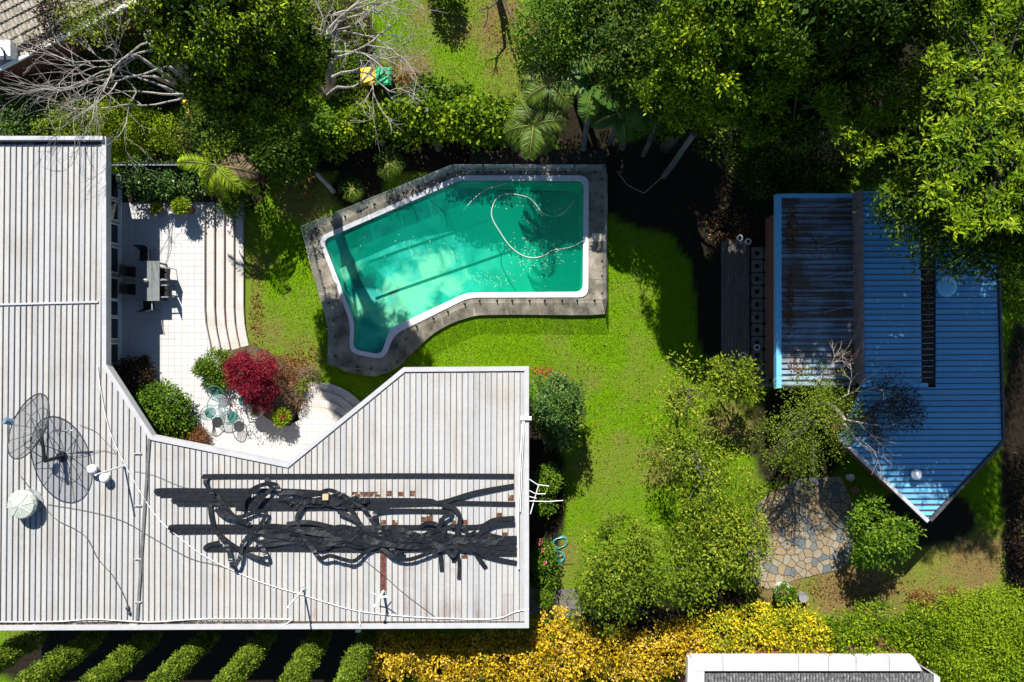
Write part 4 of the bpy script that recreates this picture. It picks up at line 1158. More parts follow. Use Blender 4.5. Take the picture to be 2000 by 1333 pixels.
for i, ((x, y), a_, lb) in enumerate(spots):
    o = ch0 if i == 0 else copy_tree(ch0)
    o.location = P(x, y, ZP+.4); o.location.z = ZP; o.rotation_euler = (0, 0, R(a_)+rnd.uniform(-.12, .12)); o['label'] = lb
vs_ = thing('table_vase', 'small pale vase in the middle of the dining table', 'vase', P(286, 549, zt))
c = P(286, 549, zt)
MB().lathe(c, [(.05, 0), (.09, .06), (.08, .13), (.045, .18), (.06, .21)], 12).build('vase', M['pot_white'], vs_)
MB().lathe(c+Vector((0, 0, .2)), [(.03, 0), (.05, .03), (.02, .06)], 6).build('stems', M['lf_dry'], vs_)

def iron_chair():
    t = thing('iron_chair', '', 'chair', (0, 0, 0), 'teal wrought iron chairs around the glass table')
    MB().lathe((0, 0, .42), [(.2, 0), (.23, .015), (.23, .03), (.2, .04)], 14).build('seat', M['teal_iron'], t)
    hoop = [(.30*math.cos(R(a)), .06-.34*math.sin(R(a)), .62+.20*math.sin(R(a))) for a in range(0, 181, 15)]
    hoop = [(.27, .22, .60)]+hoop+[(-.27, .22, .60)]
    MB().tube(hoop, .018, 6).build('back_hoop', M['teal_iron'], t)
    for a in range(40, 141, 14):
        p = (.30*math.cos(R(a)), .06-.34*math.sin(R(a)), .62+.20*math.sin(R(a)))
        MB().tube([(p[0]*.55, -.17, .45), p], .013, 5).build('back_bar', M['teal_iron'], t)
    for sx in (-1, 1):
        MB().tube([(sx*.27, .22, .60), (sx*.2, .18, .43), (sx*.22, .22, 0)], .014, 5).build('leg', M['teal_iron'], t)
        MB().tube([(sx*.18, -.16, .43), (sx*.22, -.24, 0)], .014, 5).build('leg', M['teal_iron'], t)
    return t
ic0 = iron_chair()
tc = P(441, 790, ZP)
gtab = thing('glass_table', 'round glass topped teal iron table on the sunny patio', 'table', tc)
gz = .72
MB().lathe(tc+Vector((0, 0, gz)), [(.46, 0), (.47, .006), (.46, .012)], 28).build('glass_top', M['fence_glass'], gtab)
MB().tube([tc+Vector((.47*math.cos(2*math.pi*j/28), .47*math.sin(2*math.pi*j/28), gz-.004)) for j in range(29)], .016, 6).build('rim', M['teal_iron'], gtab)
for j in range(4):
    a = math.pi/4+j*math.pi/2
    MB().tube([tc+Vector((.4*math.cos(a), .4*math.sin(a), gz-.02)), tc+Vector((.14*math.cos(a), .14*math.sin(a), .36)), tc+Vector((.34*math.cos(a), .34*math.sin(a), 0))], .018, 6).build('leg', M['teal_iron'], gtab)
for i, ((x, y), a_, lb) in enumerate((((425, 766), 210, 'teal iron chair on the side of the round leafy pot'), ((412, 806), -70, 'teal iron chair standing clear on the open patio side'),
                                     ((455, 814), 20, 'teal iron chair casting a slatted shadow towards the roof edge'), ((477, 783), 118, 'teal iron chair tucked half under the red maple'))):
    o = ic0 if i == 0 else copy_tree(ic0)
    q = P(x, y, ZP+.4); o.location = (q.x, q.y, ZP); o.rotation_euler = (0, 0, R(a_)); o['label'] = lb

# wheelie bins
def bin_(px, py, lidmat, label, rot=0.0):
    c = P(px, py, 1.05); t = thing('wheelie_bin', label, 'bin', (c.x, c.y, 0), 'wheelie bins')
    ORG[t.name] = Vector((0, 0, 0))
    mb = MB(); vs = []
    for (w, d, z) in ((.23, .26, .05), (.3, .35, .98)):
        vs += [(-w, -d, z), (w, -d, z), (w, d, z), (-w, d, z)]
    mb.add(vs, [(3, 2, 1, 0), (4, 5, 6, 7), (0, 1, 5, 4), (1, 2, 6, 5), (2, 3, 7, 6), (3, 0, 4, 7)]); mb.build('body', M['bin_body'], t)
    mb = MB(); vs = []
    for (w, d, z) in ((.325, .38, .985), (.325, .38, 1.02), (.25, .3, 1.07)):
        vs += [(-w, -d, z), (w, -d, z), (w, d, z), (-w, d, z)]
    mb.add(vs, [(3, 2, 1, 0), (8, 9, 10, 11)]+[(4*k+i, 4*k+(i+1) % 4, 4*k+4+(i+1) % 4, 4*k+4+i) for k in range(2) for i in range(4)])
    mb.build('lid', lidmat, t)
    MB().tube([(-.24, .42, .97), (.24, .42, .97)], .02, 6).build('handle', M['dark_metal'], t)
    for sx in (-1, 1):
        MB().tube([(sx*.26, .3, .1), (sx*.31, .3, .1)], .1, 12).build('wheel', M['dark_metal'], t)
    t.rotation_euler = (0, 0, rot)
    return t
bin_(719, 149, M['bin_yellow'], 'wheelie bin with yellow lid beside the green lidded one', .03)
bin_(749, 148, M['bin_green'], 'wheelie bin with bright green lid under bare twigs', -.04)
bin_(374, 210, M['bin_yellow'], 'yellow lidded bin peeking out behind the big dark tree', .2)

# garden lights in the shade by the shed
def glight(px, py, label):
    c = P(px, py, .3); c.z = .05; t = thing('garden_light', label, 'garden light', c)
    MB().tube([c, c+Vector((0, 0, .35))], .02, 6).build('stake', M['dark_metal'], t)
    MB().lathe(c+Vector((0, 0, .35)), [(.06, 0), (.13, .02), (.14, .05)], 14).build('rim', M['white_plastic'], t)
    MB().lathe(c+Vector((0, 0, .4)), [(.085, .001), (.08, .02), (.02, .025)], 12).build('cap', M['dark_metal'], t)
glight(1443, 466, 'bright ringed garden light at the head of the timber deck')
glight(1459, 473, 'fainter ringed garden light just beside the bright one')
glight(1449, 694, 'ringed garden light at the foot of the timber deck')
glight(1476, 679, 'ringed garden light on the block paving')
# pool vacuum hose, floating and dipping under
hz = ZW+.012
def hose(pts, label, r=.024):
    o = MB().tube(smooth_path([P(x, y, z) for x, y, z in pts], 8), r, 7).build('pool_hose', M['hose_white'], smooth=True); tag(o, label, 'hose')
hose([(1139, 471, hz), (1128, 477, hz), (1115, 483, hz-.02), (1095, 487, hz-.02), (1080, 489, hz), (1062, 500, hz), (1040, 504, hz), (1018, 498, hz), (996, 481, hz), (978, 456, hz), (962, 428, hz), (961, 408, hz), (970, 388, hz), (985, 380, hz),
      (1005, 380, hz), (1030, 386, hz), (1045, 398, hz), (1057, 414, hz), (1070, 421, hz-.01), (1082, 424, hz-.35), (1092, 421, hz-.02), (1105, 412, hz), (1121, 393, hz), (1128, 380, hz-.3)], 'pale floating pool hose curling across the deep end')
hose([(905, 412, hz-.3), (915, 400, hz-.02), (932, 383, hz), (950, 370, hz), (970, 364, hz), (988, 359, hz), (1000, 354, hz-.2)], 'short visible length of pale pool hose near the far coping')
def sunk(a, b, label):  # thin dark line drawn along the basin floor
    za = basin_floor_z(P(*a).x)+.05; zb = basin_floor_z(P(*b).x)+.05
    k = (H-za)/H
    o = MB().tube([(lambda q: (q.x, q.y, basin_floor_z(q.x)+.05))(P(a[0]+(b[0]-a[0])*t_/12, a[1]+(b[1]-a[1])*t_/12, -1.1)) for t_ in range(13)], .032, 6).build('sunken_line', M['dark_metal']); tag(o, label, 'pole')
sunk((735, 583), (1000, 485), 'dark straight line lying under water over the pale sediment')
sunk((722, 512), (960, 425), 'dark straight line lying under water near the long far coping')
# teal hose coil by the house
pts = []
for i in range(60):
    a = i*.42; r_ = .26+.06*math.sin(i*.9); cx, cy = (1094, 1060) if i < 26 else (1088, 1085)
    if i > 46: cx, cy, r_ = 1094, 1100-(60-i), .1
    q = P(cx, cy, .06); pts.append(q+Vector((r_*math.cos(a), r_*math.sin(a), .002*i)))
o = MB().tube(smooth_path(pts, 3), .018, 5).build('garden_hose', M['hose_teal']); tag(o, 'teal garden hose dropped in loops beside the house shrubs', 'hose')
# thin clothes pole and slack wire in the shade
o = MB().tube([P(1300, 340, .2), P(1258, 378, .3), P(1225, 362, .4), P(1205, 335, .5)], .012, 5).build('slack_wire', M['grey_metal']); tag(o, 'thin slack wire looping through the shade behind the pool', 'wire')

# ------------------------------------------------------------------ vegetation
def leaf_object(name, pos, dr, nm, L, W, tint, mat, parent=None, loc=None, tri=False):
    n = len(pos)
    dr = dr/np.maximum(np.linalg.norm(dr, axis=1, keepdims=True), 1e-6)
    sd = np.cross(dr, nm); sd /= np.maximum(np.linalg.norm(sd, axis=1, keepdims=True), 1e-6)
    L = np.broadcast_to(L, (n,))[:, None]; W = np.broadcast_to(W, (n,))[:, None]
    org = ORG[parent.name] if parent is not None else Vector(loc)
    o3 = np.array([org.x, org.y, org.z])
    b = pos-o3
    if tri:
        v = np.stack([b-sd*W*.5, b+sd*W*.5, b+dr*L], 1); k = 3
    else:
        up = np.cross(sd, dr)
        v = np.stack([b, b+dr*L*.45+sd*W*.5+up*W*.12, b+dr*L, b+dr*L*.45-sd*W*.5+up*W*.12], 1); k = 4
    me = bpy.data.meshes.new(name)
    me.vertices.add(n*k); me.vertices.foreach_set('co', v.astype(np.float32).ravel())
    me.loops.add(n*k); me.loops.foreach_set('vertex_index', np.arange(n*k, dtype=np.int32))
    me.polygons.add(n); me.polygons.foreach_set('loop_start', np.arange(0, n*k, k, dtype=np.int32))
    me.update()
    at = me.attributes.new('tint', 'FLOAT', 'POINT'); at.data.foreach_set('value', np.repeat(np.clip(tint, 0, 1), k).astype(np.float32))
    me.materials.append(mat)
    o = bpy.data.objects.new(name, me); COL.objects.link(o)
    if parent is not None: o.parent = parent
    else: o.location = org
    ORG[o.name] = org
    return o

def rand_dirs(n, zmin=-1.0):
    z = rng.uniform(zmin, 1, n); a = rng.uniform(0, 2*np.pi, n); s = np.sqrt(1-z*z)
    return np.stack([s*np.cos(a), s*np.sin(a), z], 1)

def lobe(px, py, z, r, rz=None, ry=None):
    c = P(px, py, z)
    return (np.array([c.x, c.y, c.z]), np.array([r, ry or r, rz or r]))

def crown_points(lobes, ncl, zmin=-.35, thick=.35, rough=.12):
    ar = np.array([l[1][0]*l[1][1]+l[1][0]*l[1][2]+l[1][1]*l[1][2] for l in lobes]); ar = ar/ar.sum()
    pick = rng.choice(len(lobes), ncl, p=ar)
    C = np.array([l[0] for l in lobes])[pick]; Rd = np.array([l[1] for l in lobes])[pick]
    d = rand_dirs(ncl, zmin)
    # drop directions thinly to leave gaps and bumps in the outline
    rf = 1-thick*rng.random(ncl)**1.6+rough*rng.normal(size=ncl)
    pos = C+d*Rd*rf[:, None]
    out = d/Rd; out /= np.linalg.norm(out, axis=1, keepdims=True)
    keep = pos[:, 2] > .05
    return pos[keep], out[keep]

def foliage(parent, lobes, ncl, per, cr, L, W, mat, name='foliage', zmin=-.35, thick=.35, rough=.1, up=.6, outw=.7, droop=0.0, flat=.6, tint_mu=.5, tint_c=.18, tint_l=.16, boughs=0, br=.34, nrand=.45):
    if boughs:
        bp, bo = crown_points(lobes, boughs, zmin, thick, rough)
        k = max(1, ncl//boughs)
        cp = np.repeat(bp, k, 0); co = np.repeat(bo, k, 0)
        g = rng.normal(size=cp.shape)*br
        g -= co*(np.sum(g*co, 1, keepdims=True))*.55
        cp = cp+g; co = co+g/br*.35; co /= np.linalg.norm(co, axis=1, keepdims=True)
        sel = cp[:, 2] > .05; cp = cp[sel]; co = co[sel]
    else:
        cp, co = crown_points(lobes, ncl, zmin, thick, rough)
    n = len(cp)*per
    c = np.repeat(cp, per, 0); o = np.repeat(co, per, 0)
    g = rng.normal(size=(n, 3))*cr
    g -= o*(np.sum(g*o, 1, keepdims=True))*(1-flat)
    pos = c+g
    pos[:, 2] = np.maximum(pos[:, 2], .04)
    dr = rng.normal(size=(n, 3))*.7+g/cr*.6+o*outw*.5
    dr[:, 2] -= droop
    nm = rng.normal(size=(n, 3))*nrand+o*.6+np.array([0, 0, up])
    ct = np.repeat(rng.normal(tint_mu, tint_c, len(cp)), per)
    tint = ct+rng.normal(0, tint_l, n)
    Ls = L*rng.uniform(.65, 1.25, n); Ws = W*rng.uniform(.7, 1.2, n)
    leaf_object(name, pos, dr, nm, Ls, Ws, tint, mat, parent)
    return cp

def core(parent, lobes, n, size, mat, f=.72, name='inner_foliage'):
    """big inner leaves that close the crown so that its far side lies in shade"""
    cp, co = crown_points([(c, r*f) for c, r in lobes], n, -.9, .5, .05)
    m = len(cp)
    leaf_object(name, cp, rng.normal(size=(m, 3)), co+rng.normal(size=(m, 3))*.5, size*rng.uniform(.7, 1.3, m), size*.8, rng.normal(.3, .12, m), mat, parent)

def limbs(parent, base, cp, top, r0, mat, nl=9, name='trunk', wob=.12):
    """tapered trunk with limbs running out to some of the leaf clumps"""
    mb = MB(); base = Vector(base); top = Vector(top); r_ = random.Random(int(abs(base.x*91+base.y*37)))
    pts = []; k = 6
    for i in range(k):
        t = i/(k-1); p = base.lerp(top, t)
        if 0 < i < k-1: p += Vector((r_.gauss(0, wob), r_.gauss(0, wob), 0))
        pts.append(p)
    mb.tube(pts, [r0*(1-.65*i/(k-1)) for i in range(k)], 7)
    for i in range(nl):
        e = Vector(cp[r_.randrange(len(cp))]); s = pts[r_.randrange(2, k)]
        m1 = s.lerp(e, .5)+Vector((r_.gauss(0, .15), r_.gauss(0, .15), r_.uniform(0, .3)))
        mb.tube(smooth_path([s, m1, e], 4), [r0*.38*(1-.1*j) for j in range(9)], 5)
    return mb.build(name, mat, parent, smooth=True)

def tree(label, base_px, lobes, ncl, per, cr, L, W, mat, bark='bark', r0=.18, cat='tree', name='tree', group=None, nl=9, part='crown', cores=0, csize=.24, **kw):
    b = P(base_px[0], base_px[1], 0)
    t = thing(name, label, cat, b, group)
    cp = foliage(t, lobes, ncl, per, cr, L, W, mat, part, **kw)
    if cores: core(t, lobes, cores, csize, mat)
    zt = max(l[0][2] for l in lobes); l0 = max(lobes, key=lambda l: l[1][0])
    limbs(t, b, cp, l0[0]+np.array([0, 0, l0[1][2]*.2]), r0, M[bark], nl, 'trunk' if cat == 'tree' else 'stem')
    return t
def shrub(label, px, py, z, r, mat, ncl, per, cr, L, W, rz=None, name='shrub', cat='shrub', group=None, extra=(), **kw):
    lb = [lobe(px, py, z, r, rz)]+[lobe(*e) for e in extra]
    c = lb[0][0]
    t = thing(name, label, cat, (c[0], c[1], 0), group)
    cp = foliage(t, lb, ncl, per, cr, L, W, mat, **kw)
    limbs(t, (c[0], c[1], 0), cp, (c[0], c[1], max(.15, c[2])), max(.02, r*.05), M['bark'], 6, 'stem', wob=.03)
    return t
def hedge(label, path, z, r, mat, dens, per, cr, L, W, rz=None, **kw):
    lb = []; 
    for (a, b) in zip(path[:-1], path[1:]):
        A = P(a[0], a[1], z); B = P(b[0], b[1], z); k = max(1, int((B-A).length/(r*.8)))
        for i in range(k):
            p = A.lerp(B, i/k); j = rng.normal(size=3)*r*.12
            ra = (a[2] if len(a) > 2 else 1)*(1-i/k)+(b[2] if len(b) > 2 else 1)*i/k
            s = r*ra*rng.uniform(.85, 1.12)
            lb.append((np.array([p.x+j[0], p.y+j[1], z+j[2]]), np.array([s, s, (rz or r)*rng.uniform(.9, 1.1)])))
    c = lb[len(lb)//2][0]
    t = thing('hedge', label, 'hedge', (c[0], c[1], 0))
    ncl = int(dens*sum(l[1][0]**2*4 for l in lb))
    cp = foliage(t, lb, ncl, per, cr, L, W, mat, **kw)
    r_ = random.Random(len(lb))
    for l in lb[::2]:
        MB().tube([(l[0][0], l[0][1], 0), (l[0][0]+r_.gauss(0, .08), l[0][1]+r_.gauss(0, .08), l[0][2])], [.035, .02], 5).build('stem', M['bark'], t)
    return t

# --- tall trees along the top of the garden
tree('big dark evergreen tree beside the bare branches, wider than the bins behind it', (622, 285),
     [lobe(462, 85, 9.4, 2.05, 2.6), lobe(385, 45, 9.7, 1.3, 1.8), lobe(535, 80, 9.4, 1.5, 2.2), lobe(425, 20, 10.0, 1.5, 1.8), lobe(500, 160, 7.8, 1.7, 1.8)],
     2400, 30, .10, .12, .065, M['lf_ever'], r0=.3, thick=.28, nl=14, boughs=170, br=.19, zmin=-.7, up=.05, nrand=.3, tint_c=.26, cores=9000)
tree('broad dense tree with bumpy bright clumps beyond the banana plants', (1300, 290),
     [lobe(1440, 70, 8.2, 2.3, 2.4), lobe(1380, 130, 7.4, 1.7, 2.0), lobe(1510, 40, 8.6, 2.0, 2.0), lobe(1400, 20, 8.8, 1.7, 1.6), lobe(1355, 190, 5.8, 1.2, 1.8), lobe(1460, 170, 6.6, 1.8, 2.2), lobe(1325, 90, 6.2, 1.3, 1.6)],
     2300, 30, .11, .14, .075, M['lf_bright'], r0=.28, thick=.3, nl=12, boughs=165, br=.21, zmin=-.6, up=.1, nrand=.3, tint_c=.26, cores=9000)
tree('tall shadowy tree between the bumpy tree and the spreading one', (1440, 250),
     [lobe(1620, 0, 10.0, 2.2, 2.2), lobe(1690, 50, 9.2, 1.8, 2.4), lobe(1600, 130, 7.6, 2.0, 2.4), lobe(1740, -40, 10.2, 2.2, 2.2), lobe(1560, 220, 6.2, 1.4, 1.8)],
     1400, 28, .12, .14, .065, M['lf_dark'], r0=.28, thick=.45, nl=34, boughs=110, br=.24, zmin=-.6, up=.0, nrand=.3, cores=8000)
# unseen trees added beyond the top of the view to shade the garden
for (gx_, gy_, zc_, r_) in ((1470, -20, 10.4, 2.5), (1630, -45, 10.8, 2.7), (1800, -35, 10.6, 2.7), (1225, -130, 8.6, 2.2), (410, -190, 8.4, 2.2)):
    b_ = P(gx_, gy_, 0); lb_ = []
    for k_ in range(5):
        lb_.append((np.array([b_.x+rng.normal()*.9*(k_ > 0), b_.y+rng.normal()*.7*(k_ > 0), zc_+rng.normal()*.9*(k_ > 0)]), np.array([r_, r_, r_*1.15])*(1 if k_ == 0 else .6)))
    tree('tall dense tree added out of view to shade the gardens', (gx_, gy_), lb_, 700, 20, .16, .2, .11, M['lf_dark'], r0=.28, group='tall trees added out of view for shade', boughs=100, br=.3, zmin=-.8, cores=2600, csize=.4)
# the spreading tree: sprays of long pointed leaves on layered branches
def spray_tree():
    b = P(1700, 345, 0)
    t = thing('tree', 'tall spreading tree with pointed leaf sprays overhanging the shed', 'tree', b)
    top = P(1930, 240, 9.4)
    ends = []
    spots = [(1885, 130, 9.6), (1925, 70, 10), (1980, 45, 10), (1870, 60, 9.8), (1955, 140, 9.5), (1830, 110, 9.6), (1990, 120, 9.4), (1840, 170, 9.4), (1880, 180, 9.2), (1790, 145, 8.8), (1745, 195, 8.2), (1770, 225, 8.4), (1730, 240, 8),
             (1640, 180, 7.6), (1625, 215, 7.2), (1665, 235, 7.2), (1690, 225, 7.4), (1610, 200, 7), (1870, 245, 8.6), (1910, 235, 8.8), (1950, 195, 9), (1985, 170, 9), (1930, 290, 8.2), (1965, 250, 8.6), (1840, 285, 7.8), (1820, 255, 8.2),
             (1780, 330, 7), (1750, 375, 6.2), (1800, 290, 7.4), (1860, 330, 7.2), (1900, 330, 7.4), (1870, 400, 6.2), (1920, 420, 6.2), (1960, 400, 6.6), (1990, 300, 7.8), (1985, 360, 7), (1890, 430, 5.8), (1945, 390, 6.6), (1980, 430, 6), (1830, 380, 6.2),
             (1750, 280, 7.2), (1660, 265, 6.6), (1700, 300, 6.4), (1850, 20, 10), (1990, 0, 10.2), (1930, 10, 10.2), (1990, 220, 8.6), (1800, 60, 9.6), (1710, 150, 8.4)]
    spots = [(x, y, max(z, (10.9 if x > 1800 else 8.6)+.35*math.sin(x*.7+y))) for x, y, z in spots]
    for y in range(-20, 470, 52):
        for x in range(2035, 2290, 55):
            spots.append((x+25*math.sin(y), y+20*math.cos(x), 10.9+.4*math.sin(x+y*.5)))
    allp = []; alld = []; alln = []; allt = []
    mb = MB(); cen = top
    for (x, y, z) in spots:
        e = P(x, y, z); ends.append(e)
        cen = top if x > 1800 else b.lerp(top, .55)+Vector((rng.normal()*.2, rng.normal()*.2, rng.normal()*.5))
        m1 = cen.lerp(e, .5)+Vector((rng.normal()*.25, rng.normal()*.25, .35))
        pth = smooth_path([cen, m1, e], 5); mb.tube(pth, [.06-.005*i for i in range(len(pth))], 5)
        out = Vector((e.x-b.x, e.y-b.y, 0)).normalized()
        # five or six twigs, each carrying a rosette of leaves
        for k in range(8 if x < 2010 else 13):
            u_ = out if k % 3 else Vector((-out.y, out.x, 0)); q_ = Vector((-out.y, out.x, 0))
            sp = u_*rng.normal()*(.33 if x < 2010 else .46)+Vector((rng.normal()*.1, rng.normal()*.1, rng.normal()*.1))
            c = e+sp
            m = 26
            a = rng.uniform(0, 2*np.pi, m); el = rng.uniform(-.25, .8, m)
            d = np.stack([np.cos(a)*np.cos(el), np.sin(a)*np.cos(el), np.sin(el)], 1)
            allp.append(np.array([c.x, c.y, c.z])+d*.06+rng.normal(size=(m, 3))*.075); alld.append(d)
            alln.append(np.array([0, 0, 1.0])+rng.normal(size=(m, 3))*.35); allt.append(np.full(m, rng.normal(.55, .2))+rng.normal(0, .12, m))
    p = np.concatenate(allp)
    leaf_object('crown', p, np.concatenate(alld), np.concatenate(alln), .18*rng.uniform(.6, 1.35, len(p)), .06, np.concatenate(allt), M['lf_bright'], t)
    mb.tube([b, b.lerp(top, .5)+Vector((.2, .1, 0)), top], [.3, .22, .13], 8); mb.build('trunk', M['bark'], t, smooth=True)
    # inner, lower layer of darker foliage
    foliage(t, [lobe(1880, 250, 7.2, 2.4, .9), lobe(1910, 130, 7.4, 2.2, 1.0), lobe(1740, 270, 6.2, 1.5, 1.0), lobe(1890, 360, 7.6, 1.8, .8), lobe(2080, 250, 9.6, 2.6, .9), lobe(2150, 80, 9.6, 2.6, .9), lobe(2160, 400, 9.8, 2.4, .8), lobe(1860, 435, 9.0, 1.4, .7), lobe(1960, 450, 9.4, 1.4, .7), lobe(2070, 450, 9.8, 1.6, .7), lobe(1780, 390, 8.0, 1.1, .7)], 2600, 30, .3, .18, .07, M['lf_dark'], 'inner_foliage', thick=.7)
spray_tree()
shrub('dense dark thicket behind the banana plants', 1235, 100, 5.0, 1.6, M['lf_dark'], 620, 30, .16, .16, .09, rz=1.5, extra=[(1290, 210, 2.8, 1.3, 1.6), (1180, 40, 4.4, 1.4, 1.4), (1250, 160, 4.4, 1.4, 1.4), (1200, 150, 3.6, 1.2, 1.3)], boughs=110)
shrub('shaded thicket under the broad bumpy tree', 1430, 250, 2.0, 1.5, M['lf_dark'], 300, 26, .18, .16, .08, rz=1.6, extra=[(1520, 270, 1.8, 1.4, 1.4)])
shrub('dark leafy small tree under the big evergreen, beside the feather palm', 440, 245, 2.8, 1.35, M['lf_dark'], 330, 26, .16, .13, .08, rz=1.3, extra=[(520, 285, 2.2, 1.1, 1.2)], boughs=70)
shrub('dark undergrowth bush between the tall trees and the shed', 1600, 310, 1.2, 1.5, M['lf_dark'], 220, 26, .2, .16, .07, rz=1.2)
shrub('twiggy grey bush in the shade of the tall shadowy tree', 1610, 230, 2.6, 1.6, M['lf_dry'], 120, 12, .3, .16, .03, rz=1.8)
shrub('low dark bush in deep shade by the shed corner', 1500, 330, .8, 1.2, M['lf_dark'], 160, 26, .18, .15, .07, rz=.9)
shrub('dark leafy bush beside the shed, next to the spreading tree', 1985, 560, 1.4, 1.1, M['lf_mid'], 160, 26, .18, .14, .06, rz=1.4)

# --- hedges
hedge('bright clipped hedge above the house roof, beside the bare tree', [(120, 262, 1.15), (150, 240, 1.2), (230, 252, .95), (300, 262, .8), (385, 268, .75)], 1.35, .95, M['lf_hedge'], 26, 30, .15, .085, .05, rz=1.05, thick=.2, rough=.05, tint_mu=.55)
shrub('dark glossy bush at the end of the bright hedge by the roof', 35, 240, 1.2, 1.35, M['lf_gloss'], 230, 24, .18, .13, .07, rz=1.3)
shrub('leafy bush between the bare tree and the old tiled roof', 60, 215, 1.0, 1.0, M['lf_mid'], 130, 22, .18, .12, .06, rz=1.0)
hedge('glossy ivy covered hedge between the pool and the back lawn', [(650, 262, .9), (720, 250, .9), (800, 235, 1.05), (880, 240), (960, 238), (1050, 240, .9)], 1.25, .82, M['lf_bright'], 24, 20, .16, .17, .12, rz=1.05, thick=.25, tint_mu=.5, tint_c=.2)
shrub('ivy mound spreading over the back lawn below the bins', 835, 200, .5, .95, M['lf_mid'], 150, 22, .16, .16, .12, rz=.7, extra=[(900, 195, .4, .5, .5)], tint_mu=.6)
shrub('dark ivy clump between the big evergreen and the pool hedge', 560, 290, 1.0, 1.3, M['lf_mid'], 190, 22, .18, .15, .1, rz=1.1)
shrub('ivy covered stump by the big evergreen', 620, 250, 1.4, .8, M['lf_mid'], 120, 22, .16, .15, .1, rz=1.4)
shrub('mixed green bush under the branches of the left bare tree', 210, 120, .6, 1.9, M['lf_mid'], 220, 18, .22, .13, .07, rz=.7, tint_mu=.6)
shrub('dark creeper under the left bare tree beside the tiled roof', 130, 140, .5, 1.6, M['lf_purple'], 130, 18, .22, .13, .07, rz=.6)
tree('sparse yellowing tree leaning over the old tiled roof', (265, 70), [lobe(190, 25, 4.0, 1.3, .7), lobe(235, 5, 4.2, 1.0, .6), lobe(150, 45, 3.8, .8, .4)], 130, 14, .18, .13, .06, M['lf_olive'], r0=.07, nl=16, thick=.8, tint_mu=.6, boughs=30, br=.25)
shrub('purple leaved creeper on the edge of the old tiled roof', 105, 30, 3.7, .55, M['lf_purple'], 60, 16, .15, .12, .07, rz=.25, extra=[(85, 90, 3.5, .5, .25)])
shrub('scrubby bush under the right bare tree', 650, 60, .5, 1.5, M['lf_olive'], 150, 16, .22, .13, .05, rz=.6)
shrub('low green bush beneath the right bare tree, behind the bins', 660, 140, .4, 1.0, M['lf_mid'], 110, 18, .2, .12, .06, rz=.5)
shrub('leafy bush at the far end of the back lawn', 868, -15, .7, .65, M['lf_mid'], 70, 22, .18, .15, .08, rz=.9)
hedge('long hedge of yellow and bronze leaves behind the house', [(745, 1290, .95), (850, 1290), (950, 1288), (1050, 1282, 1.15), (1110, 1262, 1.35), (1180, 1268, 1.1), (1260, 1275), (1330, 1255, 1.1), (1385, 1245, 1.0)], 1.1, .95, M['lf_yellow'], 24, 20, .12, .14, .08, rz=1.0, thick=.35, tint_mu=.55, tint_c=.25, tint_l=.22)
hedge('yellow green hedge between the yellow hedge and the flower tub', [(1400, 1238), (1470, 1240, 1.1), (1540, 1242, 1.1), (1620, 1244)], 1.25, .95, M['lf_yg'], 26, 26, .15, .13, .075, rz=1.0, thick=.22, tint_mu=.62, tint_c=.32)
hedge('leafy green hedge in front of the white parapet', [(1650, 1244, 1.0), (1720, 1240, 1.1), (1790, 1240, 1.05), (1830, 1245)], 1.25, .98, M['lf_bright'], 26, 26, .15, .12, .075, rz=1.0, thick=.22)
shrub('great mound of fine bright foliage beyond the white parapet', 1930, 1275, 1.6, 2.4, M['lf_hedge'], 1000, 34, .17, .11, .05, rz=1.6, extra=[(1900, 1230, 1.3, 1.6, 1.2), (1980, 1230, 1.5, 1.6, 1.4), (1860, 1290, 1.2, 1.4, 1.2)], thick=.2, rough=.05, tint_mu=.42)
shrub('orange leaved bush at the edge of the dry lawn', 1845, 1180, .5, .7, M['lf_orange'], 80, 20, .15, .11, .05, rz=.45, extra=[(1800, 1178, .4, .4, .35)])
hedge('dark purple leaved hedge at the side boundary', [(2022, 890), (2024, 1010), (2020, 1090), (2018, 1190)], 1.2, .6, M['lf_purple'], 22, 24, .16, .12, .06, rz=1.1)

# --- clipped columnar conifers behind the house
lab = ['columnar clipped conifer next to the yellow hedge', 'second columnar clipped conifer from the yellow hedge', 'third columnar clipped conifer from the yellow hedge', 'fourth columnar clipped conifer from the yellow hedge',
       'fifth columnar clipped conifer from the yellow hedge', 'sixth columnar clipped conifer from the yellow hedge', 'seventh columnar clipped conifer from the yellow hedge']
for i, gxp in enumerate((729, 638, 533, 421, 311, 202, 90)):
    b = P(gxp, 1226+i*1.2, 0)
    t = thing('columnar_conifer', lab[i], 'conifer', b, 'clipped conifers in a row behind the house')
    lb = []
    rad = rng.uniform(.41, .48)
    for z in np.arange(.5, 6.2, .45):
        f = min(1, .72+z*.12) if z < 4.8 else max(.5, 1-(z-4.8)*.35)
        lb.append((np.array([b.x+rng.normal()*.03, b.y+rng.normal()*.03, z]), np.array([rad*f, rad*f, .5])))
    foliage(t, lb, 760, 20, .06, .085, .04, M['lf_cypress'], thick=.2, rough=.05, zmin=-.7, up=.2, tint_mu=.5, tint_c=.26)
    MB().tube([b, b+Vector((0, 0, 5.6))], [.09, .03], 7).build('trunk', M['bark'], t)

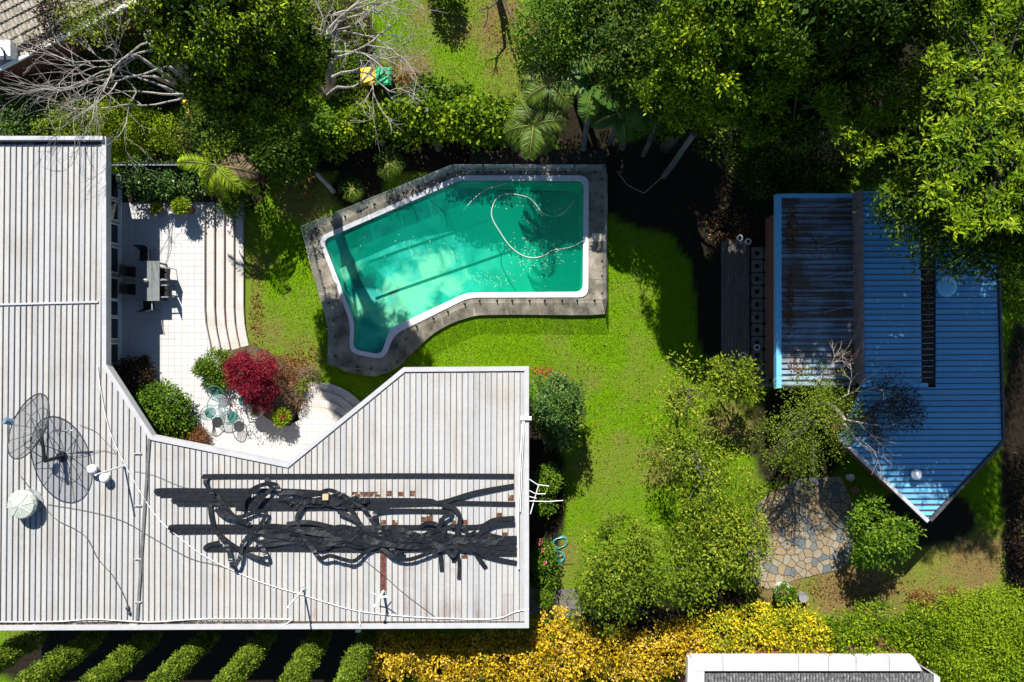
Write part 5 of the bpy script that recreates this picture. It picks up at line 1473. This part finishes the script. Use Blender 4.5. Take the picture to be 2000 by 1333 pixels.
# --- trees over the lawn
tree('airy pale leaved tree over the lawn, nearest the shady deck', (1305, 775), [lobe(1345, 760, 2.7, 1.5, .8), lobe(1300, 800, 2.5, 1.0, .6), lobe(1370, 790, 2.6, 1.1, .6)], 200, 9, .15, .17, .055, M['lf_olive'], r0=.09, thick=.8, nl=14, tint_mu=.6, boughs=48, br=.3)
tree('small bright tree at the foot of the timber deck', (1410, 735), [lobe(1425, 735, 2.4, .8, .6), lobe(1462, 752, 2.2, .65, .5)], 130, 16, .13, .18, .06, M['lf_olive'], r0=.06, thick=.6, nl=7, boughs=26, br=.24)
tree('round olive tree in the middle of the lawn, above the flagstones', (1350, 880), [lobe(1360, 905, 2.8, 1.6, .9), lobe(1310, 880, 2.5, .9, .7), lobe(1420, 950, 2.7, 1.2, .8), lobe(1370, 985, 2.5, 1.2, .8), lobe(1440, 990, 2.5, .9, .7)], 520, 11, .13, .16, .055, M['lf_olive'], r0=.12, thick=.6, nl=14, tint_mu=.52, boughs=110, br=.27)
tree('dense glossy tree by the yellow hedge, nearest the house', (1215, 1080), [lobe(1210, 1120, 2.8, 1.75, 1.1), lobe(1290, 1095, 2.8, 1.5, 1.1), lobe(1180, 1165, 2.4, 1.2, .9), lobe(1215, 1050, 2.2, .9, .8), lobe(1330, 1130, 2.4, 1.0, .8)], 960, 13, .12, .15, .075, M['lf_olive'], r0=.13, thick=.4, nl=12, tint_mu=.42, boughs=170, br=.25)
tree('yellow tipped tree at the edge of the flagstones', (1400, 1050), [lobe(1430, 1080, 2.6, 1.3, .9), lobe(1400, 1030, 2.6, 1.1, .8), lobe(1455, 1030, 2.4, .8, .7)], 460, 12, .12, .15, .07, M['lf_olive'], r0=.11, thick=.45, nl=10, tint_mu=.6, boughs=85, br=.25)
tree('fine leaved weeping tree reaching over the low shed roof', (1540, 805), [lobe(1580, 820, 3.6, 1.6, .9), lobe(1530, 855, 3.2, 1.1, .8), lobe(1625, 780, 3.8, 1.2, .6), lobe(1560, 895, 2.8, 1.1, .8), lobe(1590, 755, 3.6, .7, .5)], 640, 17, .15, .09, .035, M['lf_olive'], r0=.12, thick=.7, nl=30, tint_mu=.42, droop=.4, boughs=120, br=.3)
tree('dark bare crowned part of a tree resting on the shed roof edge', (1640, 790), [lobe(1735, 795, 3.9, 1.1, .5), lobe(1695, 840, 3.7, .8, .4)], 220, 18, .15, .10, .035, M['lf_purple'], r0=.08, thick=.8, nl=26, boughs=44, br=.25)
tree('small round tree between flagstones and the shed point', (1690, 1010), [lobe(1710, 1030, 2.4, .85, .6), lobe(1748, 1045, 2.2, .55, .5), lobe(1695, 1070, 2.0, .5, .5)], 230, 20, .13, .17, .075, M['lf_mid'], r0=.08, thick=.7, nl=9, tint_mu=.62, boughs=23, br=.24, rough=.2)

# --- shrubs beside the house
shrub('big dark glossy camellia bush against the right end of the house', 1082, 790, 1.9, 1.0, M['lf_gloss'], 480, 26, .11, .11, .06, rz=1.6, extra=[(1090, 840, 1.4, .6, .9)], tint_mu=.6, boughs=90, br=.2)
shrub('small rose bush under the hanging antenna', 1072, 935, .9, .5, M['lf_mid'], 70, 22, .13, .11, .06, rz=.7, tint_mu=.6)
shrub('thin shrub beside the house below the antenna', 1065, 985, .7, .38, M['lf_mid'], 45, 20, .13, .11, .06, rz=.5)
sb = shrub('rose bush with red blooms beside the teal hose', 1063, 1085, .8, .5, M['lf_mid'], 80, 22, .14, .12, .065, rz=.7, extra=[(1068, 1120, .7, .4, .5)])
shrub('small pale bush at the house corner', 1065, 1165, .6, .35, M['lf_mid'], 40, 20, .12, .1, .05, rz=.5)
def flowers(parent, spots, mat, r=.09, name='flower'):
    for (x, y, z) in spots:
        c = np.array(P(x, y, z)); m = 14
        d = rand_dirs(m, .0); 
        leaf_object(name, np.tile(c, (m, 1)), d, rng.normal(size=(m, 3)), r*1.2, r, rng.random(m), mat, parent)
flowers(sb, [(1056, 1057, 1.4), (1065, 1100, 1.4), (1060, 1075, 1.3), (1052, 1062, 1.3)], M['fl_pink'], .1)
shrub('leafy green shrub beside the bend of the house, over the patio', 315, 800, 1.3, 1.0, M['lf_mid'], 360, 26, .15, .13, .06, rz=.9, extra=[(340, 830, 1.1, .7, .7), (290, 780, 1.2, .6, .6)], tint_mu=.5)
shrub('dark brown leaved ball shrub in the eave shadow', 258, 742, 1.2, .8, M['lf_purple'], 200, 26, .13, .1, .05, rz=.8)
shrub('low bronze shrub at the roof edge by the patio', 385, 858, .9, .45, M['lf_orange'], 80, 26, .1, .12, .03, rz=.4)
shrub('green potted bush at the edge of the maple bed', 425, 712, 1.0, .55, M['lf_mid'], 120, 24, .12, .1, .05, rz=.5, extra=[(435, 740, .9, .4, .4), (418, 740, .9, .4, .4)], tint_mu=.6)
t = tree('red leaved maple spilling over the patio bed', (490, 735), [lobe(488, 738, 1.9, 1.02, .7), lobe(470, 722, 1.8, .6, .5), lobe(508, 765, 1.7, .65, .5), lobe(510, 720, 1.8, .6, .5)], 520, 22, .09, .11, .035, M['lf_red'], r0=.06, thick=.5, nl=10, tint_c=.24, boughs=70, br=.17)
shrub('leafless grey shrub beside the curved steps', 562, 770, .95, .6, M['lf_dry'], 70, 12, .16, .13, .014, rz=.5)
shrub('dry ground plant at the foot of the curved steps', 605, 738, .3, .45, M['lf_dry'], 50, 16, .12, .1, .03, rz=.2)
shrub('dark shrubbery in the bed at the head of the patio', 285, 352, 1.1, .85, M['lf_gloss'], 210, 22, .14, .14, .07, rz=.8, extra=[(335, 355, 1.1, .75, .7), (382, 358, 1.1, .65, .6)], tint_mu=.6)
shrub('flowering plant beside the top of the long steps', 460, 400, .8, .5, M['lf_mid'], 60, 20, .14, .12, .05, rz=.5)

shrub('pinkish dry ground cover in the maple bed', 560, 735, .75, .42, M['lf_orange'], 46, 16, .12, .08, .04, rz=.12, extra=[(580, 790, .75, .3, .12), (535, 705, .7, .35, .1)])
shrub('small green ground cover beside the grey shrub', 588, 757, .7, .28, M['lf_olive'], 26, 16, .1, .08, .035, rz=.12)
# --- potted plants
def pot(label, px, py, r, h, mat, leaf=None, zb=ZP, fl=None, n=60, L=.11, W=.05, cr=.07, rp=None, hl=.12):
    c = P(px, py, zb+h); c.z = zb
    t = thing('plant_pot', label, 'plant pot', c)
    MB().lathe(c, [(r*.72, 0), (r*.92, h*.6), (r, h*.92), (r*1.05, h), (r*.93, h), (r*.9, h*.9), (r*.05, h*.88)], 20).build('pot', mat, t, smooth=False)
    if leaf:
        foliage(t, [(np.array([c.x, c.y, zb+h+hl*.5]), np.array([rp or r*.85, rp or r*.85, hl]))], n, 16, cr, L, W, M[leaf], zmin=-.1)
    if fl: flowers(t, [(px+dx, py+dy, zb+h+hl+.1) for dx, dy in ((-4, -2), (0, -3), (4, 0), (-1, 3))], M[fl], .07)
    return t
pot('round pot overflowing with yellow green grass at the patio head', 355, 404, .26, .75, M['terracotta'], 'lf_hedge', n=70, rp=.27)
pot('small white urn beside the yellow green pot', 332, 411, .13, .5, M['pot_white'])
pot('dark square pot with a sparse plant in the eave shadow', 306, 408, .2, .35, M['pot_grey'], 'lf_olive', n=25)
pot('white round tub planted with low moss beside the teal chairs', 497, 805, .28, .62, M['pot_white'], 'lf_olive', n=26, L=.05, W=.035, rp=.13, hl=.04, cr=.035)
pot('tall pot with red bloom near the white tub', 551, 815, .24, .62, M['terracotta'], 'lf_hedge', fl='fl_red', n=60, rp=.3)
pot('low round bowl pot with leafy plant at the bed corner', 400, 718, .34, .4, M['pot_grey'], 'lf_mid', n=60, rp=.36, hl=.25)
pot('little brown pot alone in the eave shadow', 283, 705, .16, .25, M['terracotta'], 'lf_purple', n=20)
pot('white half barrel with pink blooms by the flagstones', 1532, 1158, .4, .5, M['pot_white'], 'lf_mid', zb=0.0, fl='fl_pink', n=80, rp=.4, hl=.3)
pot('small grey watering tub beside the half barrel', 1570, 1168, .2, .35, M['pot_grey'], None, zb=0.0)
pot('tan clay pot in the shade under the shed edge', 1662, 933, .15, .3, M['pot_white'], None, zb=0.0)
pot('brown clay pot in the shade beside the tan one', 1671, 958, .16, .3, M['terracotta'], None, zb=0.0)
pot('pink flowering pot on the top step under the palm', 455, 400, .22, .4, M['pot_white'], 'lf_mid', zb=.5, fl='fl_pink', n=30)

# --- palms and bananas
def palm(label, base, top, nf, fl, mat='lf_palm', lw=.036, r0=.12, el=(.1, 1.1), dry=0, seed=1, leaflet=.42, az=None):
    r_ = random.Random(seed); b = P(*base, 0); tp = P(top[0], top[1], top[2])
    b = Vector((b.x, b.y, 0)); t = thing('palm', label, 'palm', b)
    mb = MB(); k = 10
    pts = [b.lerp(tp, i/(k-1)) for i in range(k)]
    mb.tube(pts, [r0*(1.15-.3*i/(k-1))*(1.06 if i % 2 else 1) for i in range(k)], 8); mb.build('trunk', M['palm_trunk'], t)
    for f in range(nf):
        a = (az[f] if az else 2*math.pi*f/nf+r_.uniform(-.25, .25)); e = r_.uniform(*el); Lf = fl*r_.uniform(.8, 1.15)
        h = Vector((math.cos(a), math.sin(a), 0)); pts = []
        for i in range(9):
            s = i/8*Lf
            ang = e-(i/8)**1.3*1.5
            pts.append((pts[-1]+(h*math.cos(ang)+Vector((0, 0, 1))*math.sin(ang))*Lf/8) if pts else tp.copy())
        fr_ = MB().tube(pts, [.03-.003*i for i in range(9)], 4).build('frond', M['lf_palm'] if False else M['palm_rachis'], t)
        m = 36; P_ = []; D_ = []; N_ = []; 
        for j in range(m):
            u = .14+.86*j/(m-1); i0 = min(int(u*8), 7); q = pts[i0].lerp(pts[i0+1], u*8-i0); tan = (pts[i0+1]-pts[i0]).normalized()
            sdv = tan.cross(Vector((0, 0, 1))).normalized()
            for sg in (-1, 1):
                d = (sdv*sg*.85+tan*.55+Vector((0, 0, -.25+r_.uniform(-.12, .12)))).normalized()
                P_.append(q); D_.append(d); N_.append((0, 0, 1))
        P_ = np.array([tuple(p) for p in P_]); D_ = np.array([tuple(p) for p in D_]); N_ = np.array(N_, float)+rng.normal(size=(len(N_), 3))*.25
        ln = leaflet*np.repeat(np.sin(np.linspace(.25, 1, m)*math.pi*.92)*.8+.25, 2)
        leaf_object('leaflets', P_, D_, N_, ln, lw, rng.normal(.55, .18, len(P_)), M['lf_dry'] if f < dry else M[mat], fr_)
    return t
M['palm_rachis'] = pmat('palm_rachis', (0.2, 0.22, 0.04), 8, .5)
palm('feather palm arching over the top of the long steps', (480, 364), (424, 325, 3.4), 14, 1.75, mat='lf_hedge', seed=3, dry=2, r0=.1, el=(-.1, .9), leaflet=.42)
palm('bushy feather palm at the end of the ivy hedge', (1046, 300), (1042, 245, 3.6), 13, 1.4, seed=5, lw=.032, leaflet=.5, el=(.2, 1.2))
palm('feather palm behind the ivy hedge, in front of the banana plants', (1070, 285), (1075, 165, 4.2), 12, 1.3, seed=8, lw=.032, leaflet=.45, el=(.2, 1.2))
palm('low dark palm in the shade behind the pool', (690, 374), (688, 370, .5), 10, .6, mat='lf_dark', seed=9, lw=.02, leaflet=.35, el=(.2, 1.1))  # dark leaf colour stands in for missing shade, as on the next palm
palm('dark palm in the shade between pool hedge and fence', (765, 330), (758, 318, 1.0), 9, .8, mat='lf_dark', seed=10, lw=.02, leaflet=.35)
def banana(label, base, top, nf, fl, seed, wid=.42, yellow=0):
    r_ = random.Random(seed); b = P(*base, 0); tp = P(*top); t = thing('banana_plant', label, 'banana plant', b)
    MB().tube([b, b.lerp(tp, .5), tp], [.13, .11, .07], 8).build('stem', M['palm_trunk'], t)
    for f in range(nf):
        a = 2*math.pi*f/nf*1.0+r_.uniform(-.4, .4); e = r_.uniform(.25, 1.1); Lf = fl*r_.uniform(.75, 1.2)
        h = Vector((math.cos(a), math.sin(a), 0)); sdv = Vector((-h.y, h.x, 0)); pts = [tp.copy()]
        for i in range(10):
            ang = e-(i/9)**1.2*1.6
            pts.append(pts[-1]+(h*math.cos(ang)+Vector((0, 0, 1))*math.sin(ang))*Lf/10)
        P_ = []; D_ = []; N_ = []; Wd = []
        m = 22
        for j in range(m):                      # the blade is torn into strips along the midrib
            u = .2+.8*j/(m-1); i0 = min(int(u*10), 9); q = pts[i0].lerp(pts[i0+1], u*10-i0); tan = (pts[i0+1]-pts[i0]).normalized()
            for sg in (-1, 1):
                P_.append(tuple(q)); D_.append(tuple(sdv*sg+tan*.35+Vector((0, 0, -.18+r_.uniform(-.14, .1))))); N_.append(tuple(Vector((0, 0, 1))+h*.2)); Wd.append(wid*math.sin(min(1, .12+u*.95)*math.pi)**.6+.03)
        lf = MB().tube(pts, [.025-.002*i for i in range(11)], 4).build('leaf', M['palm_rachis'], t)
        base_t = .95 if f < yellow else r_.uniform(.3, .62)
        leaf_object('blade', np.array(P_), np.array(D_), np.array(N_), np.array(Wd), Lf/m*2.3, rng.normal(base_t, .08, len(P_)), M['lf_banana'], lf)
    return t
banana('banana plant with one big yellow leaf hanging towards the pool', (1138, 298), (1158, 165, 4.4), 7, 1.7, 2, yellow=1)
banana('banana plant beside the feather palms', (1150, 240), (1185, 100, 4.8), 8, 1.7, 4)
banana('banana plant at the edge of the dense bumpy tree', (1200, 230), (1265, 70, 5.2), 8, 1.7, 6)
banana('banana plant at the back, against the small leaved tree', (1120, 190), (1150, 40, 4.6), 8, 1.6, 7)
banana('banana plant leaning over the leaning grey log', (1215, 290), (1250, 190, 3.8), 7, 1.5, 12)
banana('banana plant low beside the dense bumpy tree', (1190, 280), (1215, 220, 3.0), 7, 1.3, 15)
tree('small leaved tree between back lawn and banana plants', (1060, 190), [lobe(1070, 60, 4.4, 1.3, 1.6), lobe(1110, 20, 4.8, 1.2, 1.4), lobe(1060, 130, 3.4, 1.0, 1.2), lobe(1120, 100, 4.2, 1.0, 1.2)], 420, 24, .2, .13, .07, M['lf_mid'], r0=.12, thick=.4, tint_mu=.55)
# cut trunks and logs behind the pool
def log(label, base, top, r, mat='palm_trunk'):
    b = P(*base, 0); tp = P(*top)
    o = MB().tube([b, b.lerp(tp, .35)+Vector((.03, 0, 0)), b.lerp(tp, .7), tp], [r*1.1, r, r*.95, r*.9], 9).build('cut_trunk', M[mat]); tag(o, label, 'trunk')
log('tall cut palm trunk rising through the ivy hedge', (856, 292), (832, 215, 2.2), .13)
log('pale cut trunk leaning in the shade behind the pool fence', (776, 326), (742, 276, 1.3), .11)
log('pale cut trunk beside the dry lawn patch', (652, 376), (617, 338, .8), .10, 'bark_pale')
log('grey leaning log at the foot of the banana plants', (1256, 304), (1283, 240, 3.2), .1)
log('long grey trunk leaning in the shade of the dense bumpy tree', (1296, 345), (1355, 262, 4.0), .12)

# --- bare trees
def bare_tree(label, base, starts, seed, mat='bark_pale', depth=4, spread=.5):
    r_ = random.Random(seed); b = P(*base, 0); t = thing('bare_tree', label, 'tree', b)
    mb = MB()
    def grow(p, d, L, r, k):
        pts = [p]; q = p; dd = d.copy()
        for i in range(4):
            dd = (dd+Vector((r_.gauss(0, .16), r_.gauss(0, .16), r_.gauss(0, .10)))).normalized(); q = q+dd*L/4; pts.append(q)
        mb.tube(pts, [r*(1-.12*i) for i in range(5)], 5 if k > 1 else 4)
        if k <= 0: return
        for c in range(r_.choice([2, 3, 3])):
            s = pts[r_.choice([2, 3, 4, 4])]; nd = (dd+Vector((r_.gauss(0, spread), r_.gauss(0, spread), r_.gauss(0, .28)))).normalized()
            grow(s, nd, L*r_.uniform(.62, .85), r*.62, k-1)
    tr = MB(); fork = None
    for (x, y, z, dx, dy, dz, L, r) in starts:
        s = P(x, y, z); tr.tube(smooth_path([b, b.lerp(s, .5)+Vector((r_.gauss(0, .15), r_.gauss(0, .15), .2)), s], 4), [.13-.008*i for i in range(9)], 7)
        grow(s, Vector((dx, -dy, dz)).normalized(), L, r, depth)
    tr.build('trunk', M[mat], t, smooth=True); mb.build('branches', M[mat], t)
    return t
bare_tree('leafless tree spreading between the old tiled roof and the evergreen', (420, 205),
          [(330, 85, 3.0, -1, .12, .12, 2.2, .05), (300, 80, 3.2, -1, .5, .05, 2.0, .045), (345, 185, 2.6, -1, -.25, .1, 2.0, .05), (320, 170, 2.8, -1, -.5, .1, 1.9, .04), (300, 150, 3, -1, .1, .1, 2.0, .04), (310, 100, 3, -.8, -.7, .15, 1.6, .04), (330, 130, 2.8, -1, .35, .1, 2.0, .045), (350, 195, 2.5, -1, .1, .05, 1.9, .04), (290, 60, 3.2, -.9, -.9, .1, 1.7, .04), (270, 110, 3.0, -1, .6, .05, 1.5, .035)], 5, spread=.36)
bare_tree('leafless grey tree spreading over the two bins', (640, 190),
          [(640, 120, 2.6, 1, -.6, .15, 1.7, .06), (650, 150, 2.4, 1, -.25, .1, 1.6, .055), (625, 90, 2.8, .8, -1, .2, 1.6, .06), (640, 60, 3.0, 1, -.9, .1, 1.5, .05), (660, 170, 2.2, 1, .1, .05, 1.3, .045), (620, 140, 2.4, .1, -1, .2, 1.4, .05), (650, 30, 3.0, 1, -.5, .1, 1.6, .05), (640, 100, 2.8, 1, .1, .1, 1.6, .045), (660, 60, 2.6, 1, .4, 0, 1.3, .04)], 14, spread=.5)
bare_tree('dark leafless tree at the far end of the back lawn', (968, -20), [(972, 2, 1.3, -.6, 1, 0, .6, .05), (985, 0, 1.3, .3, 1, 0, .7, .05)], 31, mat='bark', depth=2, spread=.4)
bare_tree('bare grey branches poking from the weeping tree onto the shed', (1590, 800), [(1620, 790, 3.9, .8, -.6, .2, 1.0, .03), (1650, 820, 4.0, 1, .3, .05, 1.1, .035), (1600, 740, 3.8, .2, -1, .3, .7, .025), (1650, 830, 3.9, .7, .8, -.05, 1.1, .03)], 44, mat='bark_pale', depth=3, spread=.45)

# --- grass blades and litter
def grass():
    n = 330000
    x = rng.uniform(-23, 23, n); y = rng.uniform(-15.5, 15.5, n)
    k = ~inpoly(x, y, offset_poly(deck, -.02))
    for pl in (patio_poly, RO, fpoly, [P2(*q) for q in [(1405, 465), (1525, 465), (1525, 750), (1405, 750)]], [P2(x_, y_, .3) for x_, y_ in [(385, 380), (478, 380), (490, 690), (400, 700)]]):
        k &= ~inpoly(x, y, pl)
    px = x*PPM+1000; py = 666.5-y*PPM
    k &= ~((px > 570) & (px < 720) & (py > 735) & (py < 880))
    s = soil_shade_at(x, y); k &= rng.random(n) > s*1.3
    k &= ~((py > 1240) & (px < 1800))
    k &= ~((px > 1560) & (px < 1930) & (py > 400) & (py < 840))
    x = x[k]; y = y[k]; n = len(x)
    d = dry_at(x, y)
    pos = np.stack([x, y, np.full(n, .0)], 1)
    pos[:, 2] = .05*(vnoise(x, y, .25, 21)-.5)+.03*(vnoise(x, y, .9, 22)-.5)-.005
    dr = rng.normal(size=(n, 3))*np.array([.6, .6, .1])+np.array([0, 0, .75])
    nm = rng.normal(size=(n, 3))
    clump = vnoise(x, y, 2.6, 31)*.55+vnoise(x, y, 6.5, 32)*.45
    L = .05+.075*clump*rng.uniform(.5, 1.3, n)
    tint = .06+.55*clump+.72*d+rng.normal(0, .12, n)
    o = leaf_object('grass', pos, dr, nm, L, .022+.014*rng.random(n), tint, M['grass'], None, (0, 0, 0), tri=True)
    o['kind'] = 'stuff'; o['label'] = 'short mown grass of the lawns with dry straw patches'
grass()
def scatter(name, label, areas, mat, size, zoff=.05):
    P_ = []
    for (cx, cy, rx, ry, m, z) in areas:
        a = rng.uniform(0, 2*np.pi, m); r_ = np.sqrt(rng.random(m))*(.4+.6*rng.random(m))
        for i in range(m):
            q = P(cx+rx*r_[i]*math.cos(a[i]), cy+ry*r_[i]*math.sin(a[i]), z+zoff); P_.append(tuple(q))
    P_ = np.array(P_); n = len(P_)
    dr = rng.normal(size=(n, 3))*np.array([1, 1, .25]); nm = rng.normal(size=(n, 3))*.3+np.array([0, 0, 1])
    o = leaf_object(name, P_, dr, nm, size*rng.uniform(.6, 1.4, n), size*.55*rng.uniform(.7, 1.3, n), rng.random(n), mat, None, (0, 0, 0)); o['kind'] = 'stuff'; o['label'] = label
scatter('fallen_leaves', 'brown fallen leaves on beds and lawn', [(560, 715, 60, 40, 420, .1), (600, 690, 40, 40, 90, .03), (500, 620, 18, 90, 160, .03), (600, 370, 50, 50, 160, .03), (1650, 1150, 180, 40, 300, .03), (1100, 760, 60, 50, 60, .04), (1150, 870, 25, 60, 40, .04),
         (1200, 800, 200, 250, 70, .06), (1270, 900, 60, 40, 50, .04), (1430, 450, 60, 60, 300, .06), (520, 720, 60, 40, 200, .64), (565, 750, 30, 35, 260, .64), (800, 150, 50, 30, 200, .03), (990, 70, 50, 70, 150, .03), (1546, 450, 16, 60, 260, Z1+.02), (1542, 600, 12, 90, 240, Z1+.02), (1600, 480, 50, 40, 90, Z1+.02), (1812, 590, 12, 150, 160, Z3), (1560, 720, 25, 30, 90, Z1+.02)], M['lf_orange'], .10)
scatter('fallen_petals', 'red fallen petals round the camellia bush', [(1060, 725, 30, 15, 60, .08), (1095, 745, 30, 30, 25, .08), (1130, 800, 15, 50, 22, .06)], M['fl_red'], .1)
scatter('floating_debris', 'pale specks floating on the pool water', [(1040, 500, 95, 65, 170, ZW), (960, 545, 60, 25, 70, ZW), (1070, 420, 65, 60, 60, ZW), (800, 480, 120, 50, 25, ZW), (1000, 390, 60, 30, 20, ZW)], M['lf_pale'] if 'lf_pale' in M else M['lf_dry'], .05, .006)
